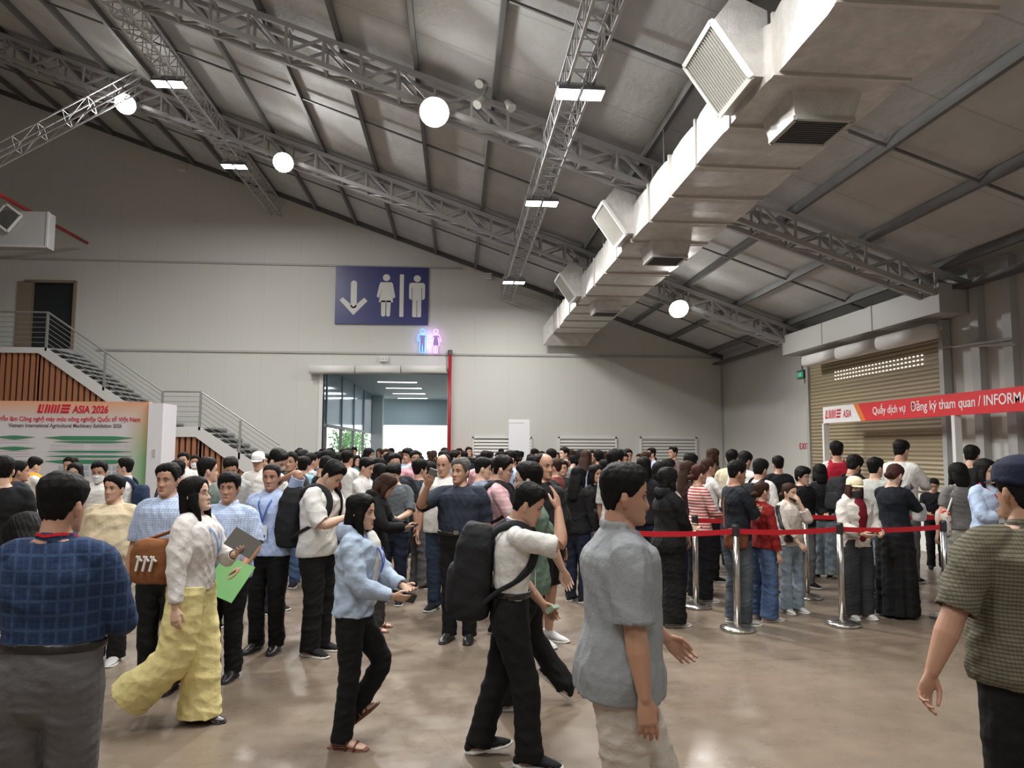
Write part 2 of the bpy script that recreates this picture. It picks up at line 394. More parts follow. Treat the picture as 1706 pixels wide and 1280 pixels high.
# loudspeaker cluster on the near truss
c = at(825, 150, 12.1)
for k, (dx, dz) in enumerate(((-.2, .2), (.16, .2), (-.22, -.16), (.2, -.2))):
    t = empty('spot_lamp', (c.x + dx, 12.1, c.z + dz)); tag(t, '%s of the four white spot lamps clustered under the nearer truss' % ('upper left', 'upper right', 'lower left', 'lower right')[k], 'spot lamp', 'spot lamp cluster')
    MB().tube([(0, 0, 0), (dx * .4, -.1, -.16)], [.05, .08], 14).build('shade', M_WHITE, t)
    MB().tube([(0, 0, 0), (-dx, .1, -dz + .45)], .02, 6).build('arm', M_STEEL, t)
# small wall boxes
for (px, py, w_, h_, nm, lb) in ((305, 281, .26, .2, 'wall_speaker', 'small white box high on the back wall above the stairs'), (813, 461, .24, .2, 'wall_speaker', 'small white box on the back wall right of the restroom sign'),
                                 (640, 599, .26, .16, 'security_camera', 'white dome camera above the roller door')):
    p = at(px, py, BACK); t = empty(nm, p); tag(t, lb, 'camera' if 'cam' in nm else 'speaker')
    MB().box(-w_ / 2, -.12, -h_ / 2, w_ / 2, 0, h_ / 2).build('housing', M_WHITE, t)
    M = MB()
    for i in range(3): M.box(-w_ / 2 + .03 + i * w_ / 3.2, -.13, -h_ / 2 + .03, -w_ / 2 + .06 + i * w_ / 3.2, -.12, h_ / 2 - .03)
    M.build('louvre', M_TRIM, t)
p = at(444, 303, BACK - .3); t = empty('bracket_box', p); tag(t, 'grey box where the left lighting girder meets the back wall', 'box')
MB().box(-.18, -.15, -.25, .18, .3, .2).build('housing', M_TRIM, t); MB().bar((-.1, 0, .2), (-.35, 0, .5), .05).build('strut', M_STEEL, t)
p = at(853, 455, BACK - .3); t = empty('bracket_box', p); tag(t, 'grey box under the farthest twin lamp on the back wall', 'box')
MB().box(-.14, -.15, -.13, .14, .3, .16).build('housing', M_TRIM, t); MB().bar((0, 0, .16), (0, 0, .4), .05).build('strut', M_STEEL, t)
# ------------------------------------------------------------------ air duct
def grille(M0, Mg, O, u, v, n, W, H, slats=14):
    """frame and slats in plane (u, v) centred on O, facing n"""
    O, u, v, n = map(Vector, (O, u, v, n))
    for s in (-1, 1):
        M0.bar(O + u * s * W / 2 - v * H / 2, O + u * s * W / 2 + v * H / 2, .05, .05, n); M0.bar(O + v * s * H / 2 - u * W / 2, O + v * s * H / 2 + u * W / 2, .05, .05, n)
    for i in range(slats):
        q = O + v * (-H / 2 + (i + .5) * H / slats); Mg.bar(q - u * W / 2, q + u * W / 2, .012, H / slats * .62, n)
DX, DXR, DZB, DZT, DY0, DY1 = 3.1, 4.5, 5.43, 6.06, 3.2, 23.7
du = empty('air_duct', (3.8, DY1, DZB)); tag(du, 'large silver foil-wrapped rectangular air duct running to the back wall', 'air duct')
def dpart(M, name, m, parent=du, smooth=False):
    M.v = [(a - 3.8, b - DY1, c - DZB) for a, b, c in M.v] if parent is du else M.v
    return M.build(name, m, parent, smooth)
nseg = 17; L = (DY1 - DY0) / nseg
for i in range(nseg):
    y0 = DY0 + i * L; M = MB(); rr = random.Random(i); j = [rr.uniform(-.025, .02) for _ in range(4)]
    ys = [y0, y0 + .10, y0 + .2, y0 + L * .5, y0 + L - .2, y0 + L - .06, y0 + L]
    ins = [.028, .03, .010, .0, .008, .02, .028]
    vs = []
    for yy, q in zip(ys, ins):
        vs += [(DX + q + j[0] * (q < .03), yy, DZB + q), (DXR - q + j[1] * (q < .03), yy, DZB + q + j[3] * .6 * (q < .03)), (DXR - q, yy, DZT - q + .2 * 0), (DX + q + j[2] * (q < .03), yy, DZT - q)]
    fs = [(0, 1, 2, 3), tuple(len(vs) - 4 + k for k in (3, 2, 1, 0))]
    for k in range(len(ys) - 1):
        for e in range(4): a0, a1 = k * 4 + e, k * 4 + (e + 1) % 4; fs.append((a0, a0 + 4, a1 + 4, a1))
    M.add(vs, fs); dpart(M, 'duct_section', M_DUCT)
for i in range(0, nseg + 1):
    y = DY0 + i * L; e = .012; M = MB(); P_ = [(DX - e, DZB - e), (DXR + e, DZB - e), (DXR + e, DZT + e), (DX - e, DZT + e)]
    extrude_poly(M, P_, y - .02, y + .02); dpart(M, 'flange', mat('duct flange', (.6, .57, .53), .5, .3))
for i in range(0, nseg, 2):
    y = DY0 + (i + .5) * L
    for x in (DX + .1, DXR - .1): dpart(MB().bar((x, y, DZT), (x, y, roof_z(x)), .012), 'hanger_rod', M_STEEL)
for y in (7.5, 13.1, 18.6):
    M = MB(); x0, x1 = 3.48, 4.12; zb = DZB - .24                 # outlet box below
    ya, yb = y - .32, y + .32
    v0 = [(x0 - .06, ya - .06, DZB + .03), (x1 + .06, ya - .06, DZB + .03), (x1 + .06, yb + .06, DZB + .03), (x0 - .06, yb + .06, DZB + .03), (x0, ya, zb), (x1, ya, zb), (x1, yb, zb), (x0, yb, zb)]
    M.add(v0, [(0, 1, 5, 4), (1, 2, 6, 5), (2, 3, 7, 6), (3, 0, 4, 7), (0, 3, 2, 1), (4, 5, 6, 7)])
    bx = dpart(M, 'bottom_outlet', M_DUCT)
    M0, Mg = MB(), MB(); grille(M0, Mg, (3.8, y, zb - .012), (1, 0, 0), (0, 1, 0), (0, 0, -1), .62, .62, 12)
    for q in (M0, Mg): q.v = [(a - 3.8, b - DY1, c - DZB) for a, b, c in q.v]
    M0.build('grille_frame', M_TRIM, bx); Mg.build('grille_slats', M_DARKSTEEL, bx)
    # side outlet, a wedge with a grille that looks down and left
    M = MB(); ya, yb = y - .45, y + .45
    prof = [(DX + .05, DZB + .10), (DX - .12, DZB + .10), (DX - .52, DZT + .05), (DX - .3, DZT + .34), (DX + .05, DZT + .18)]
    extrude_poly(M, prof, ya, yb)
    bx = dpart(M, 'side_outlet', M_DUCT)
    a0 = Vector((DX - .12, y, DZB + .10)); a1 = Vector((DX - .52, y, DZT + .05)); v = (a1 - a0).normalized(); n = Vector((-v.z, 0, v.x)); n = -n if n.x > 0 else n
    M0, Mg = MB(), MB(); grille(M0, Mg, (a0 + a1) / 2 + n * .02, v, (0, 1, 0), n, (a1 - a0).length, .9, 18)
    for q in (M0, Mg): q.v = [(a - 3.8, b - DY1, c - DZB) for a, b, c in q.v]
    M0.build('grille_frame', M_WHITE, bx); Mg.build('grille_slats', M_GRILLE, bx)
M = MB(); extrude_poly(M, [(DX, DZB + .02), (DXR, DZB + .02), (DXR, DZT), (DX, DZT)], DY1, DY1 + .25)
M.v = [(x_ + (.25 if x_ > 3.8 else -.28) * (1 if y_ > DY1 + .1 else 0) * (-1 if x_ > 3.8 else 1), y_, z_ - (.38 if y_ > DY1 + .1 else 0)) for x_, y_, z_ in M.v]
dpart(M, 'duct_end', M_DUCT)
# duct with a grille at the left edge
c = at(40, 385, 20); t = empty('left_duct', (c.x, 20, c.z)); tag(t, 'grey air duct with a square grille at the left edge high on the wall', 'air duct')
x0, x1, z0, z1 = at(-160, 400, 20).x - c.x, at(77, 400, 20).x - c.x, at(40, 411, 20).z - c.z, at(40, 352, 20).z - c.z
MB().box(x0, 0, z0, x1, .4, z1).build('duct_body', mat('grey sheet duct', (.4, .4, .4), .5, .2), t)
MB().box(x1 - .01, -.03, z0, x1 + .04, .03, z1).box(x0, -.03, z0 - .02, x1, .03, z0 + .03).build('flange', M_TRIM, t)
M0, Mg = MB(), MB(); p = at(10, 362, 19.9); grille(M0, Mg, (p.x - c.x, -.06, p.z - c.z), (.8, 0, -.6), (.6, 0, .8), (0, -1, 0), .5, .55, 10)
g_ = M0.build('grille_frame', M_WHITE, t); Mg.build('grille_slats', M_DARKSTEEL, g_)
# red fire pipes
def pipe(pts, r, name, label, parts=()):
    o = MB().tube(pts, r, 12).build(name, M_RED, None, True); tag(o, label, 'pipe'); return o
p = at(145, 405, BACK - .4); pipe([(p.x, BACK - .4, p.z), (p.x, 10, p.z)], .05, 'fire_pipe', 'red fire pipe running along the left duct')
p = at(1212, 580, BACK - .3); pipe([(p.x, BACK - .3, p.z), (p.x, 2, p.z)], .06, 'fire_pipe', 'long red fire pipe under the right eave')
t = tag(empty('cable_tray', (8.72, BACK, 4.62)), 'dark cable tray with cables below the red eave pipe', 'cable tray')
MB().box(-.12, -20, -.1, .14, -.2, -.03).build('tray', M_DARKSTEEL, t); MB().tube([(0, -20, 0), (0, -.3, -.02)], .025, 8).tube([(.07, -20, -.01), (.07, -.3, .01)], .02, 8).build('cable', M_STEEL, t)
p = at(750, 585, BACK - .12); t = empty('fire_riser', (p.x, BACK - .12, 0)); tag(t, 'vertical red fire riser pipe right of the roller door', 'pipe')
MB().tube([(0, 0, 0), (0, 0, p.z)], .055, 12).build('pipe', M_RED, t, True); MB().tube([(0, 0, p.z - .12), (0, 0, p.z + .03)], .075, 12).build('cap', M_DARKSTEEL, t)
t = tag(empty('fire_cabinet', (at(812, 755, BACK - .3).x - .95, BACK - .3, 0)), 'red fire cabinet against the back wall beside the red riser', 'cabinet')
MB().box(-.45, -.1, .1, .45, .28, 1.62).build('body', M_RED, t); MB().box(-.38, -.12, .2, .38, -.1, 1.5).build('door', mat('dull red', (.35, .05, .05), .4), t)
# air curtains
def air_curtain(a, b, segs, label, cross):
    a, b = Vector(a), Vector(b); t = empty('air_curtain', a); tag(t, label, 'air curtain')
    for i in range(segs):
        p, q = (b - a) * (i + .01) / segs, (b - a) * (i + .99) / segs
        m_ = (p + q) / 2; (MB().bar(m_, m_ + Vector((.45, 0, .05)), .06) if cross == 'y' else MB().bar(m_, m_ + Vector((0, .2, .05)), .06)).build('wall_bracket', M_STEEL, t)
        M = MB(); loft(M, [p, q], [(.16, .14)] * 2, ref=(0, 0, 1), n=20, round_ends=False, ex=3.2); M.build('casing', M_WHITE, t, True)
    return t
a_, b_ = at(515, 616, BACK - .2), at(744, 616, BACK - .2)
air_curtain(a_, b_, 3, 'long white air curtain unit above the open roller door', 'x')
air_curtain((8.55, 17.4, 3.86), (8.55, 12.6, 3.86), 3, 'long white air curtain unit above the beige shutter', 'y')
t = empty('shutter_housing', (8.72, 15.2, 4.12)); tag(t, 'long grey sheet metal box above the beige shutter', 'housing')
M = MB().box(-.36, -3.1, 0, .27, 3.1, .5); M.build('casing', mat('housing grey', (.5, .5, .49), .5), t)
for y in (-3.11, -1.0, 1.05, 3.075): MB().box(-.37, y, -.01, .275, y + .04, .51).build('seam', M_TRIM, t)
# beige roller shutter
def m_shut(nt, b):
    g = N(nt); v = g.coord(); x, y, z = g.sep(v)
    s = g.math('SINE', g.math('MULTIPLY', z, 2 * math.pi / .085)); g.bump(s, b, .9, .012)
    c = g.mix(g.math('MULTIPLY', g.math('GREATER_THAN', g.math('MULTIPLY', s, -1), .86), .55), (.40, .335, .215), (.16, .13, .08))
    c = g.mix(g.math('MULTIPLY', g.noise(v, 2, 4), .3), c, (.33, .28, .18)); g.link(c, b.inputs['Base Color'])
t = empty('roller_shutter', (RIGHT - .08, 15.4, 0)); tag(t, 'closed beige roller shutter in the right wall behind the red banner', 'shutter')
MB().box(-.04, -2.55, 0, .04, 2.55, 3.9).build('curtain', mat('beige shutter slats', rough=.5, build=m_shut), t)
for s in (-1, 1): MB().box(-.1, s * 2.6 - .06, 0, .06, s * 2.6 + .06, 4.1).build('guide_rail', M_TRIM, t)
M = MB()
for r_ in range(3):
    for k in range(26): MB().box(-.046, -2.0 + k * .13, 3.35 + r_ * .085, -.04, -1.94 + k * .13, 3.372 + r_ * .085).build('vent_slot', mat('daylight slots', (1, .93, .85), .5, emit=1.2), t)
p = at(1355, 612, 18.9); t = empty('exit_sign_lamp', (RIGHT - .15, 18.3, 3.62)); tag(t, 'small green illuminated exit sign left of the beige shutter', 'exit sign')
MB().box(-.05, -.18, -.1, .05, .18, .12).build('housing', M_DARKSTEEL, t); MB().box(-.06, -.14, -.06, -.05, .14, .07).build('green_face', mat('exit green', (.02, .35, .16), .5, emit=.5), t)
MB().box(-.064, -.05, -.03, -.06, .02, .04).bar((-.062, .03, .03), (-.062, .09, -.03), .02).build('running_figure', M_WHITE, t); MB().bar((0, 0, .12), (0, 0, .45), .05).build('bracket', M_STEEL, t)
RW = Matrix.Rotation(R(-90), 4, 'Z') @ FACE_CAM            # reads on the right wall
t = empty('exit_lettering', (RIGHT - .01, 18.6, 1.72)); tag(t, 'red EXIT lettering painted on the right wall', 'sign')
text('EXIT', 'lettering', .23, mat('sign red', (.55, .02, .05), .5), Matrix.Rotation(R(-90), 4, 'Z') @ FACE_CAM, t, 'CENTER', .004, .0, space=1.12)
# vertical pipes and posts on the right wall
for k, (y, lb) in enumerate(((11.95, 'grey steel column right of the beige shutter'), (11.2, 'grey steel column at the right edge of the wall'))):
    o = MB().box(RIGHT - .14, y - .1, 0, RIGHT, y + .1, 4.9).build('wall_column', M_TRIM); tag(o, lb, 'column')
o = MB().tube([(RIGHT - .2, 11.0, 3.5), (RIGHT - .2, 12.4, 3.55), (RIGHT - .2, 12.6, 3.8)], .02, 8).tube([(RIGHT - .16, 11.0, 3.4), (RIGHT - .16, 12.9, 3.62)], .02, 8).build('conduit', M_STEEL); tag(o, 'grey conduit pipes right of the air curtain on the side wall', 'pipe')
# louvres in the back wall
M_SLAT = mat('louvre slats', (.66, .65, .61), .5)
for k, (a_, b_) in enumerate(((787, 886), (930, 1027), (1066, 1160))):
    p, q = at(a_, 728, BACK), at(b_, 728, BACK); t = empty('wall_louvre', ((p.x + q.x) / 2, BACK, .4)); tag(t, ('white slatted louvre in the back wall behind the white stand-up panel', 'white slatted louvre in the back wall, middle one', 'white slatted louvre in the back wall, nearest the corner')[k], 'louvre', 'wall louvres')
    W = (q.x - p.x) / 2; H = p.z - .4
    MB().box(-W, -.06, 0, -W + .05, 0, H).box(W - .05, -.06, 0, W, 0, H).box(-W, -.06, H - .05, W, 0, H).build('frame', M_WHITE, t)
    MB().box(-W + .04, -.01, 0, W - .04, 0, H - .04).build('backing', M_DARKSTEEL, t)
    M = MB()
    for i in range(int(H / .105)): z = .03 + i * .105; M.add([(-W + .05, -.05, z), (W - .05, -.05, z), (W - .05, -.012, z + .085), (-W + .05, -.012, z + .085)], [(0, 1, 2, 3)])
    M.build('slats', M_SLAT, t)
# white stand-up panel (its code square is left out)
p = at(865, 699, BACK - 1.2); t = empty('standing_panel', (p.x, BACK - 1.2, 0)); tag(t, 'tall white free-standing panel in front of the left wall louvre', 'panel')
MB().box(-.33, 0, .03, .33, .05, p.z).build('board', mat('panel white', (.82, .82, .85), .4), t); MB().box(-.36, -.2, 0, .36, .25, .03).build('foot', M_STEEL, t)
MB().box(-.33, -.004, p.z - .12, .15, 0, p.z - .105).build('printed_line', M_TRIM, t)
# ------------------------------------------------------------------ restroom sign
a_, b_ = at(560, 443, BACK - .05), at(713, 542, BACK - .05); W, H = b_.x - a_.x, a_.z - b_.z
t = empty('restroom_sign', (a_.x, BACK - .02, b_.z)); tag(t, 'large blue restroom sign with a white down arrow, woman and man', 'sign')
MB().box(0, -.05, 0, W, 0, H).build('board', mat('sign blue', (.045, .05, .19), .28), t)
def sgx(x): return (x - 285) / 540 * W
def sgz(y): return (435 - y) / 352 * H
def srr(M, x0, y0, x1, y1, r, y=-.056, n=6):
    """rounded bar in sign pixels"""
    pts = []
    for (cx, cy, a0) in ((x1 - r, y0 + r, 0), (x0 + r, y0 + r, 90), (x0 + r, y1 - r, 180), (x1 - r, y1 - r, 270)):
        for i in range(n + 1): th = R(a0 + 90 * i / n); pts.append((sgx(cx + r * math.cos(th)), sgz(cy - r * math.sin(th))))
    extrude_poly(M, pts[::-1], y, -.048)
def spoly(M, pts, y=-.056): extrude_poly(M, [(sgx(a), sgz(b)) for a, b in pts], y, -.048)
def scirc(M, cx, cy, r, y=-.056): spoly(M, [(cx + r * math.cos(-i * .3927 / 1.5), cy + r * math.sin(-i * .3927 / 1.5)) for i in range(24)], y)
M = MB(); srr(M, 374, 172, 409, 340, 17); spoly(M, [(310, 292), (330, 275), (391, 333), (452, 275), (472, 295), (391, 382)]); M.build('down_arrow', M_WHITE, t)
M = MB(); scirc(M, 579, 150, 21); spoly(M, [(548, 178), (610, 178), (617, 188), (632, 268), (618, 278), (604, 215), (621, 300), (537, 300), (554, 215), (538, 276), (524, 266), (540, 188)]); spoly(M, [(550, 290), (576, 290), (576, 380), (570, 387), (558, 387), (552, 380)]); spoly(M, [(581, 290), (607, 290), (603, 380), (597, 387), (586, 387), (581, 380)]); M.build('woman_symbol', M_WHITE, t)
M = MB(); srr(M, 657, 128, 681, 388, 4); M.build('divider_bar', M_WHITE, t)
M = MB(); scirc(M, 759, 152, 21); srr(M, 712, 178, 805, 282, 16); M.build('man_symbol', M_WHITE, t)
M = MB(); srr(M, 732, 230, 784, 388, 8, -.057); M.v = [p_ for p_ in M.v]; M.build('man_legs', M_WHITE, t)
M = MB(); spoly(M, [(728, 208), (731, 208), (731, 284), (728, 284)], -.059); spoly(M, [(785, 208), (788, 208), (788, 284), (785, 284)], -.059); spoly(M, [(757, 285), (760, 285), (760, 388), (757, 388)], -.059)
M.build('gap_lines', mat('sign blue'), t)
# neon sign of man and woman
c = at(715, 569, BACK - .1); k_ = .0198
t = empty('neon_sign', (c.x, BACK - .1, c.z)); tag(t, 'neon man outlined in blue and woman in pink above the roller door', 'neon sign')
def neon(pts, cx, name, m):
    P = [((x_ + cx) * k_, 0, z_ * k_) for x_, z_ in pts]; MB().tube(P + [P[0], P[1]], .014, 6).build(name, m, t)
NB, NP = mat('neon blue', (.12, .35, 1), .5, emit=1.6), mat('neon pink', (1, .35, .95), .5, emit=1.4)
man = [(-3, 12), (-7, 11), (-8, 0), (-5, 0), (-4.5, 7), (-4, -20), (-1, -20), (0, -3), (1, -20), (4, -20), (4.5, 7), (5, 0), (8, 0), (7, 11), (3, 12)]
wom = [(-3, 12), (-6, 10), (-9, 0), (-7, -1), (-3.5, 7), (-6, -7), (-3, -7), (-3, -20), (-1, -20), (-.5, -7), (.5, -7), (1, -20), (3, -20), (3, -7), (6, -7), (3.5, 7), (7, -1), (9, 0), (6, 10), (3, 12)]
neon(man, -11, 'man_tube', NB); neon(wom, 11, 'woman_tube', NP)
for cx, nm, m_ in ((-11, 'man_head_tube', NB), (11, 'woman_head_tube', NP)): neon([(3.6 * math.cos(i * .628), 17 + 3.6 * math.sin(i * .628)) for i in range(10)], cx, nm, m_)
for cx, nm in ((-11, 'man_panel'), (11, 'woman_panel')):
    M = MB(); extrude_poly(M, [(q * k_ * .8 + cx * k_, z_ * k_ * .92) for q, z_ in ((-6, 10), (-5, -6), (-3, -20), (3, -20), (5, -6), (6, 10))], .03, .04); M.build(nm, mat('neon backing', (.12, .1, .14), .4), t)
area('neon_glow', (c.x, BACK - .25, c.z), .6, 3, (R(90), 0, 0), (.6, .5, 1))
# ------------------------------------------------------------------ logo helper (slanted bars)
def logo(M, ox, oz, h, f, d0, d1):
    """stylised slanted-bar word mark; returns its width"""
    def P(pts, ): extrude_poly(M, [(ox + (a + b * .22) * h, oz + b * h) for a, b in pts], d0, d1, f)
    P([(0, 0), (.55, 0), (.62, .22), (.24, .22), (.24, 1), (.0, 1)][::1])
    P([(.42, .34), (.54, .34), (.54, 1), (.42, 1)])
    for i, w_ in enumerate((.0, .34, .68, 1.02, 1.36)): P([(.78 + w_, 0), (.98 + w_, 0), (.98 + w_, .86 if i % 2 else 1), (.78 + w_, 1 if i % 2 else 1)])
    for z0 in (0, .38, .76): P([(2.55, z0), (3.5, z0), (3.5, z0 + .24), (2.55, z0 + .24)])
    return 3.6 * h
M_LOGO = mat('logo red', (.55, .01, .03), .4)
# ------------------------------------------------------------------ red registration banner
BX = 8.2
by0, by1 = 16.0, 8.5                       # far and near end along the side wall
t = empty('registration_banner', (BX, by0, 0)); tag(t, 'long red overhead banner with white registration lettering and a white logo panel', 'banner')
z0, z1 = 2.30, 2.66
MB().box(0, -(by0 - by1), z0, .08, 0, z1).build('red_fascia', mat('banner red', (.72, .022, .03), .4), t)
M = MB(); extrude_poly(M, [(0, z0), (-1.55, z0), (-1.28, z1), (0, z1)], -.004, .0, lambda y, z, x: (x, y, z)); M.build('white_panel', mat('banner white', (.85, .85, .85), .4), t)
M = MB(); extrude_poly(M, [(-1.55, z0), (-1.73, z0), (-1.46, z1), (-1.28, z1)], -.004, .0, lambda y, z, x: (x, y, z)); M.build('orange_stripe', mat('banner orange', (.8, .2, .03), .4), t)
M = MB(); logo(M, .1, z0 + .10, .185, lambda y, z, x: (x, -y, z), -.008, -.003); M.build('logo', M_LOGO, t)
MW = mat('letter white', (.9, .9, .9), .5)
def rtext(body, y, z, size, m, name='lettering', **kw): return text(body, name, size, m, Matrix.Translation((-.004, y, z)) @ Matrix.Rotation(R(-90), 4, 'Z') @ FACE_CAM, t, **kw)
rtext('ASIA', -.86, z0 + .10, .22, M_LOGO, sx=.72, bold=.004, ext=.003, shear=.2)
rtext('Quầy dịch vụ', -1.98, z0 + .12, .205, MW, sx=.95, bold=.001)
rtext('Đăng ký tham quan / INFORMATION', -3.22, z0 + .12, .235, MW, sx=.9, bold=.001)
for y in (0, -4.35): MB().box(-.02, y - .05, 0, .1, y + .03, z0).build('post', M_WHITE, t)
# registration counter under the banner, mostly hidden by the queue
t = empty('registration_counter', (8.25, 12.3, 0)); tag(t, 'white registration counter below the red banner behind the queue', 'counter')
MB().box(-.22, -3.2, 0, .3, 3.2, 1.02).build('body', M_WHITE, t); MB().box(-.28, -3.25, 1.02, .34, 3.25, 1.06).build('worktop', mat('counter top', (.5, .45, .4), .35), t)
# ------------------------------------------------------------------ information board at the left
BY = 13.0
p0, p1, p2 = at(-110, 670, BY), at(249, 670, BY), at(273, 671, BY)
t = empty('information_board', (p1.x, BY, 0)); tag(t, 'printed exhibition board with red title and green bars on the left', 'information board')
BH = p1.z; BW = p1.x - p0.x
def m_board(nt, b):
    g = N(nt); v = g.coord(); x, y, z = g.sep(v)
    e = g.math('MAXIMUM', g.math('MULTIPLY_ADD', z, 2.6, 1 - 2.6 * BH), g.math('MULTIPLY_ADD', x, 2.6, 1.05)); e = g.math('MINIMUM', g.math('MAXIMUM', e, 0), 1)
    top = g.ramp(g.math('DIVIDE', z, BH), .60, (.06, .30, .05), .98, (.66, .27, .10))
    c = g.mix(g.math('MULTIPLY', e, .85), (.60, .58, .60), top); g.link(c, b.inputs['Base Color'])
MB().box(-BW, 0, 0, 0, .12, BH).build('printed_face', mat('board print', rough=.4, build=m_board), t)
MB().box(0, -.02, 0, p2.x - p1.x, .6, BH - .02).build('side_panel', mat('side panel', (.66, .65, .68), .4), t)
MB().box(.1, -.03, 1.55, .14, -.02, 1.68).build('printed_mark', M_TRIM, t)
S = lambda px, py: (at(px, py, BY).x - p1.x, at(px, py, BY).z)
x_, z_ = S(62, 688); M = MB(); logo(M, x_, z_, .145, lambda x, z, y: (x, y, z), -.008, .0); M.build('logo', M_LOGO, t)
def btext(body, px, py, size, m, **kw): x_, z_ = S(px, py); return text(body, 'lettering', size, m, Matrix.Translation((x_, -.004, z_)) @ FACE_CAM, t, ext=.002, **kw)
btext('ASIA 2026', 121, 688, .175, M_LOGO, sx=.76, bold=.004, shear=.15)
btext('Triển lãm Công nghệ máy móc nông nghiệp Quốc tế Việt Nam', -8, 701, .105, M_LOGO, sx=.86, bold=.001)
btext('Vietnam International Agricultural Machinery Exhibition 2026', 14, 711.5, .088, mat('print brown', (.16, .10, .09), .5), sx=.84, bold=.001)
M_GB = mat('print green bar', (.05, .22, .11), .5)
for k, (xa, xb, y_) in enumerate(((-10, 58, 728), (74, 222, 729), (90, 216, 736), (-10, 58, 746.5), (80, 220, 752), (78, 220, 760), (-10, 56, 769), (74, 220, 768.5))):
    (a0, zz), (b0, _) = S(xa, y_), S(xb, y_); h = .022 if y_ in (736, 752, 760) else .042
    M = MB(); extrude_poly(M, [(a0, zz), (a0 + .3, zz - h), (b0 - .3, zz - h), (b0, zz), (b0 - .3, zz + h * .6), (a0 + .3, zz + h * .6)], -.006, 0); M.build('green_bar', M_GB, t)
M = MB()
for (xa, xb, y_) in [(a, b, c) for c in (741, 744, 748, 756, 764) for a, b in ((84, 140), (152, 214))] + [(0, 48, c) for c in (733, 737, 752, 756, 760)]:
    (a0, zz), (b0, _) = S(xa, y_), S(xb, y_); MB().box(a0, -.003, zz - .004, b0, 0, zz + .004).build('text_rule', mat('print grey', (.5, .45, .5), .5), t)
M = MB()
for i in range(6):
    for j in range(2):
        (a0, zz) = S(98 + i * 18, 776 + j * 10); MB().box(a0, -.005, zz - .07, a0 + .14, 0, zz).build('picture_box', mat('print blue grey', (.35, .42, .45), .5), t)
# ------------------------------------------------------------------ staircase on the left
SY0, SY1 = 22.6, 24.35
def SP(px, py): p = at(px, py, SY0); return (p.x, p.z)
t = empty('staircase', (0, SY0, 0)); tag(t, 'white steel staircase with timber slat cladding and cable railings', 'staircase')
def extr(name, pts, m, y0=0, y1=.06): M = MB(); extrude_poly(M, pts, y0, y1); return M.build(name, m, t)
LZ = SP(0, 578)[1]; xE1 = SP(76, 580)[0]; L2x0, L2z = SP(268, 711); L2x1 = SP(332, 711)[0]
f2x, f2z = SP(452, 800); M_STR = mat('stringer white', (.62, .61, .6), .5)
extr('stringer', [(SP(-120, 0)[0], LZ - .17), (xE1 - .2, LZ - .17), (xE1, LZ), (SP(-120, 0)[0], LZ)], M_STR)
extr('stringer', [(xE1 - .2, LZ - .17), (L2x0, L2z - .4), (L2x0, L2z), (xE1, LZ)], M_STR)
extr('stringer', [(L2x0, L2z - .3), (L2x1 - .1, L2z - .3), (L2x1, L2z), (L2x0, L2z)], M_STR)
extr('stringer', [(L2x1 - .1, L2z - .3), (f2x, f2z - .35), (f2x + .3, f2z), (L2x1, L2z)], M_STR)
MB().box(SP(-120, 0)[0], .07, LZ - .12, xE1, SY1 - SY0, LZ - .01).build('landing', mat('landing', (.3, .3, .3), .6), t)
MB().box(L2x0, .07, L2z - .12, L2x1, SY1 - SY0, L2z - .01).build('landing', mat('landing'), t)
M = MB()
for (xa, za, xb, zb, n_) in ((xE1, LZ, L2x0, L2z, 15), (L2x1, L2z, f2x + .3, f2z, 10)):
    for i in range(n_):
        x0 = xa + (xb - xa) * i / n_; z0 = za + (zb - za) * i / n_; MB().box(x0, .05, z0 - .06, x0 + (xb - xa) / n_ + .04, SY1 - SY0, z0 - .01).build('tread', M_STEEL, t)
M_WOOD = mat('timber slats', (.36, .15, .075), .5, bump=.1)
def slats(name, xa, xb, top, zb=0):
    M = MB(); x = xa; k = 0; st = .17
    while x < xb:
        M.box(x, .06, zb, x + st * .62, .12, top(x + st * .3)); x += st; k += 1
    o = M.build(name, M_WOOD, t)
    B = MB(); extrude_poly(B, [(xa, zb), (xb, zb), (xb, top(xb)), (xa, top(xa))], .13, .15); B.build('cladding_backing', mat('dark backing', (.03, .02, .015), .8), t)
slats('timber_slats', SP(-120, 0)[0], xE1 - .2, lambda x: LZ - .15)
slats('timber_slats', xE1 - .2, L2x0, lambda x: LZ - .17 + (x - xE1 + .2) / (L2x0 - xE1 + .2) * (L2z - .4 - LZ + .17))
slats('timber_slats', L2x0 + .05, L2x1, lambda x: L2z - .28)
slats('timber_slats', L2x1, f2x, lambda x: max(L2z - .3 + (x - L2x1) / (f2x - L2x1) * (f2z - L2z), .05))
def rail(pa, pb, name='railing', n=7):
    (xa, za), (xb, zb) = pa, pb; M = MB()
    M.tube([(xa, .03, za + 1.05), (xb, .03, zb + 1.05)], .028, 8)
    for i in range(1, n): h = 1.05 * i / n; M.tube([(xa, .03, za + h), (xb, .03, zb + h)], .009, 6)
    M.build(name, mat('rail grey', (.38, .38, .38), .4, .5), t)
def rpost(x, z): MB().box(x - .03, .0, z - .1, x + .03, .05, z + 1.06).build('railing_post', mat('rail grey'), t)
rail((SP(-120, 0)[0], LZ), (xE1, LZ)); rpost(xE1, LZ); rail((xE1, LZ), (L2x0, L2z)); rpost((xE1 + L2x0) / 2, (LZ + L2z) / 2); rpost(L2x0, L2z)
rail((L2x0, L2z), (L2x1, L2z)); rpost(L2x1, L2z); rail((L2x1, L2z), (f2x + .2, f2z)); rpost((L2x1 * .45 + f2x * .55), L2z * .45 + f2z * .55)
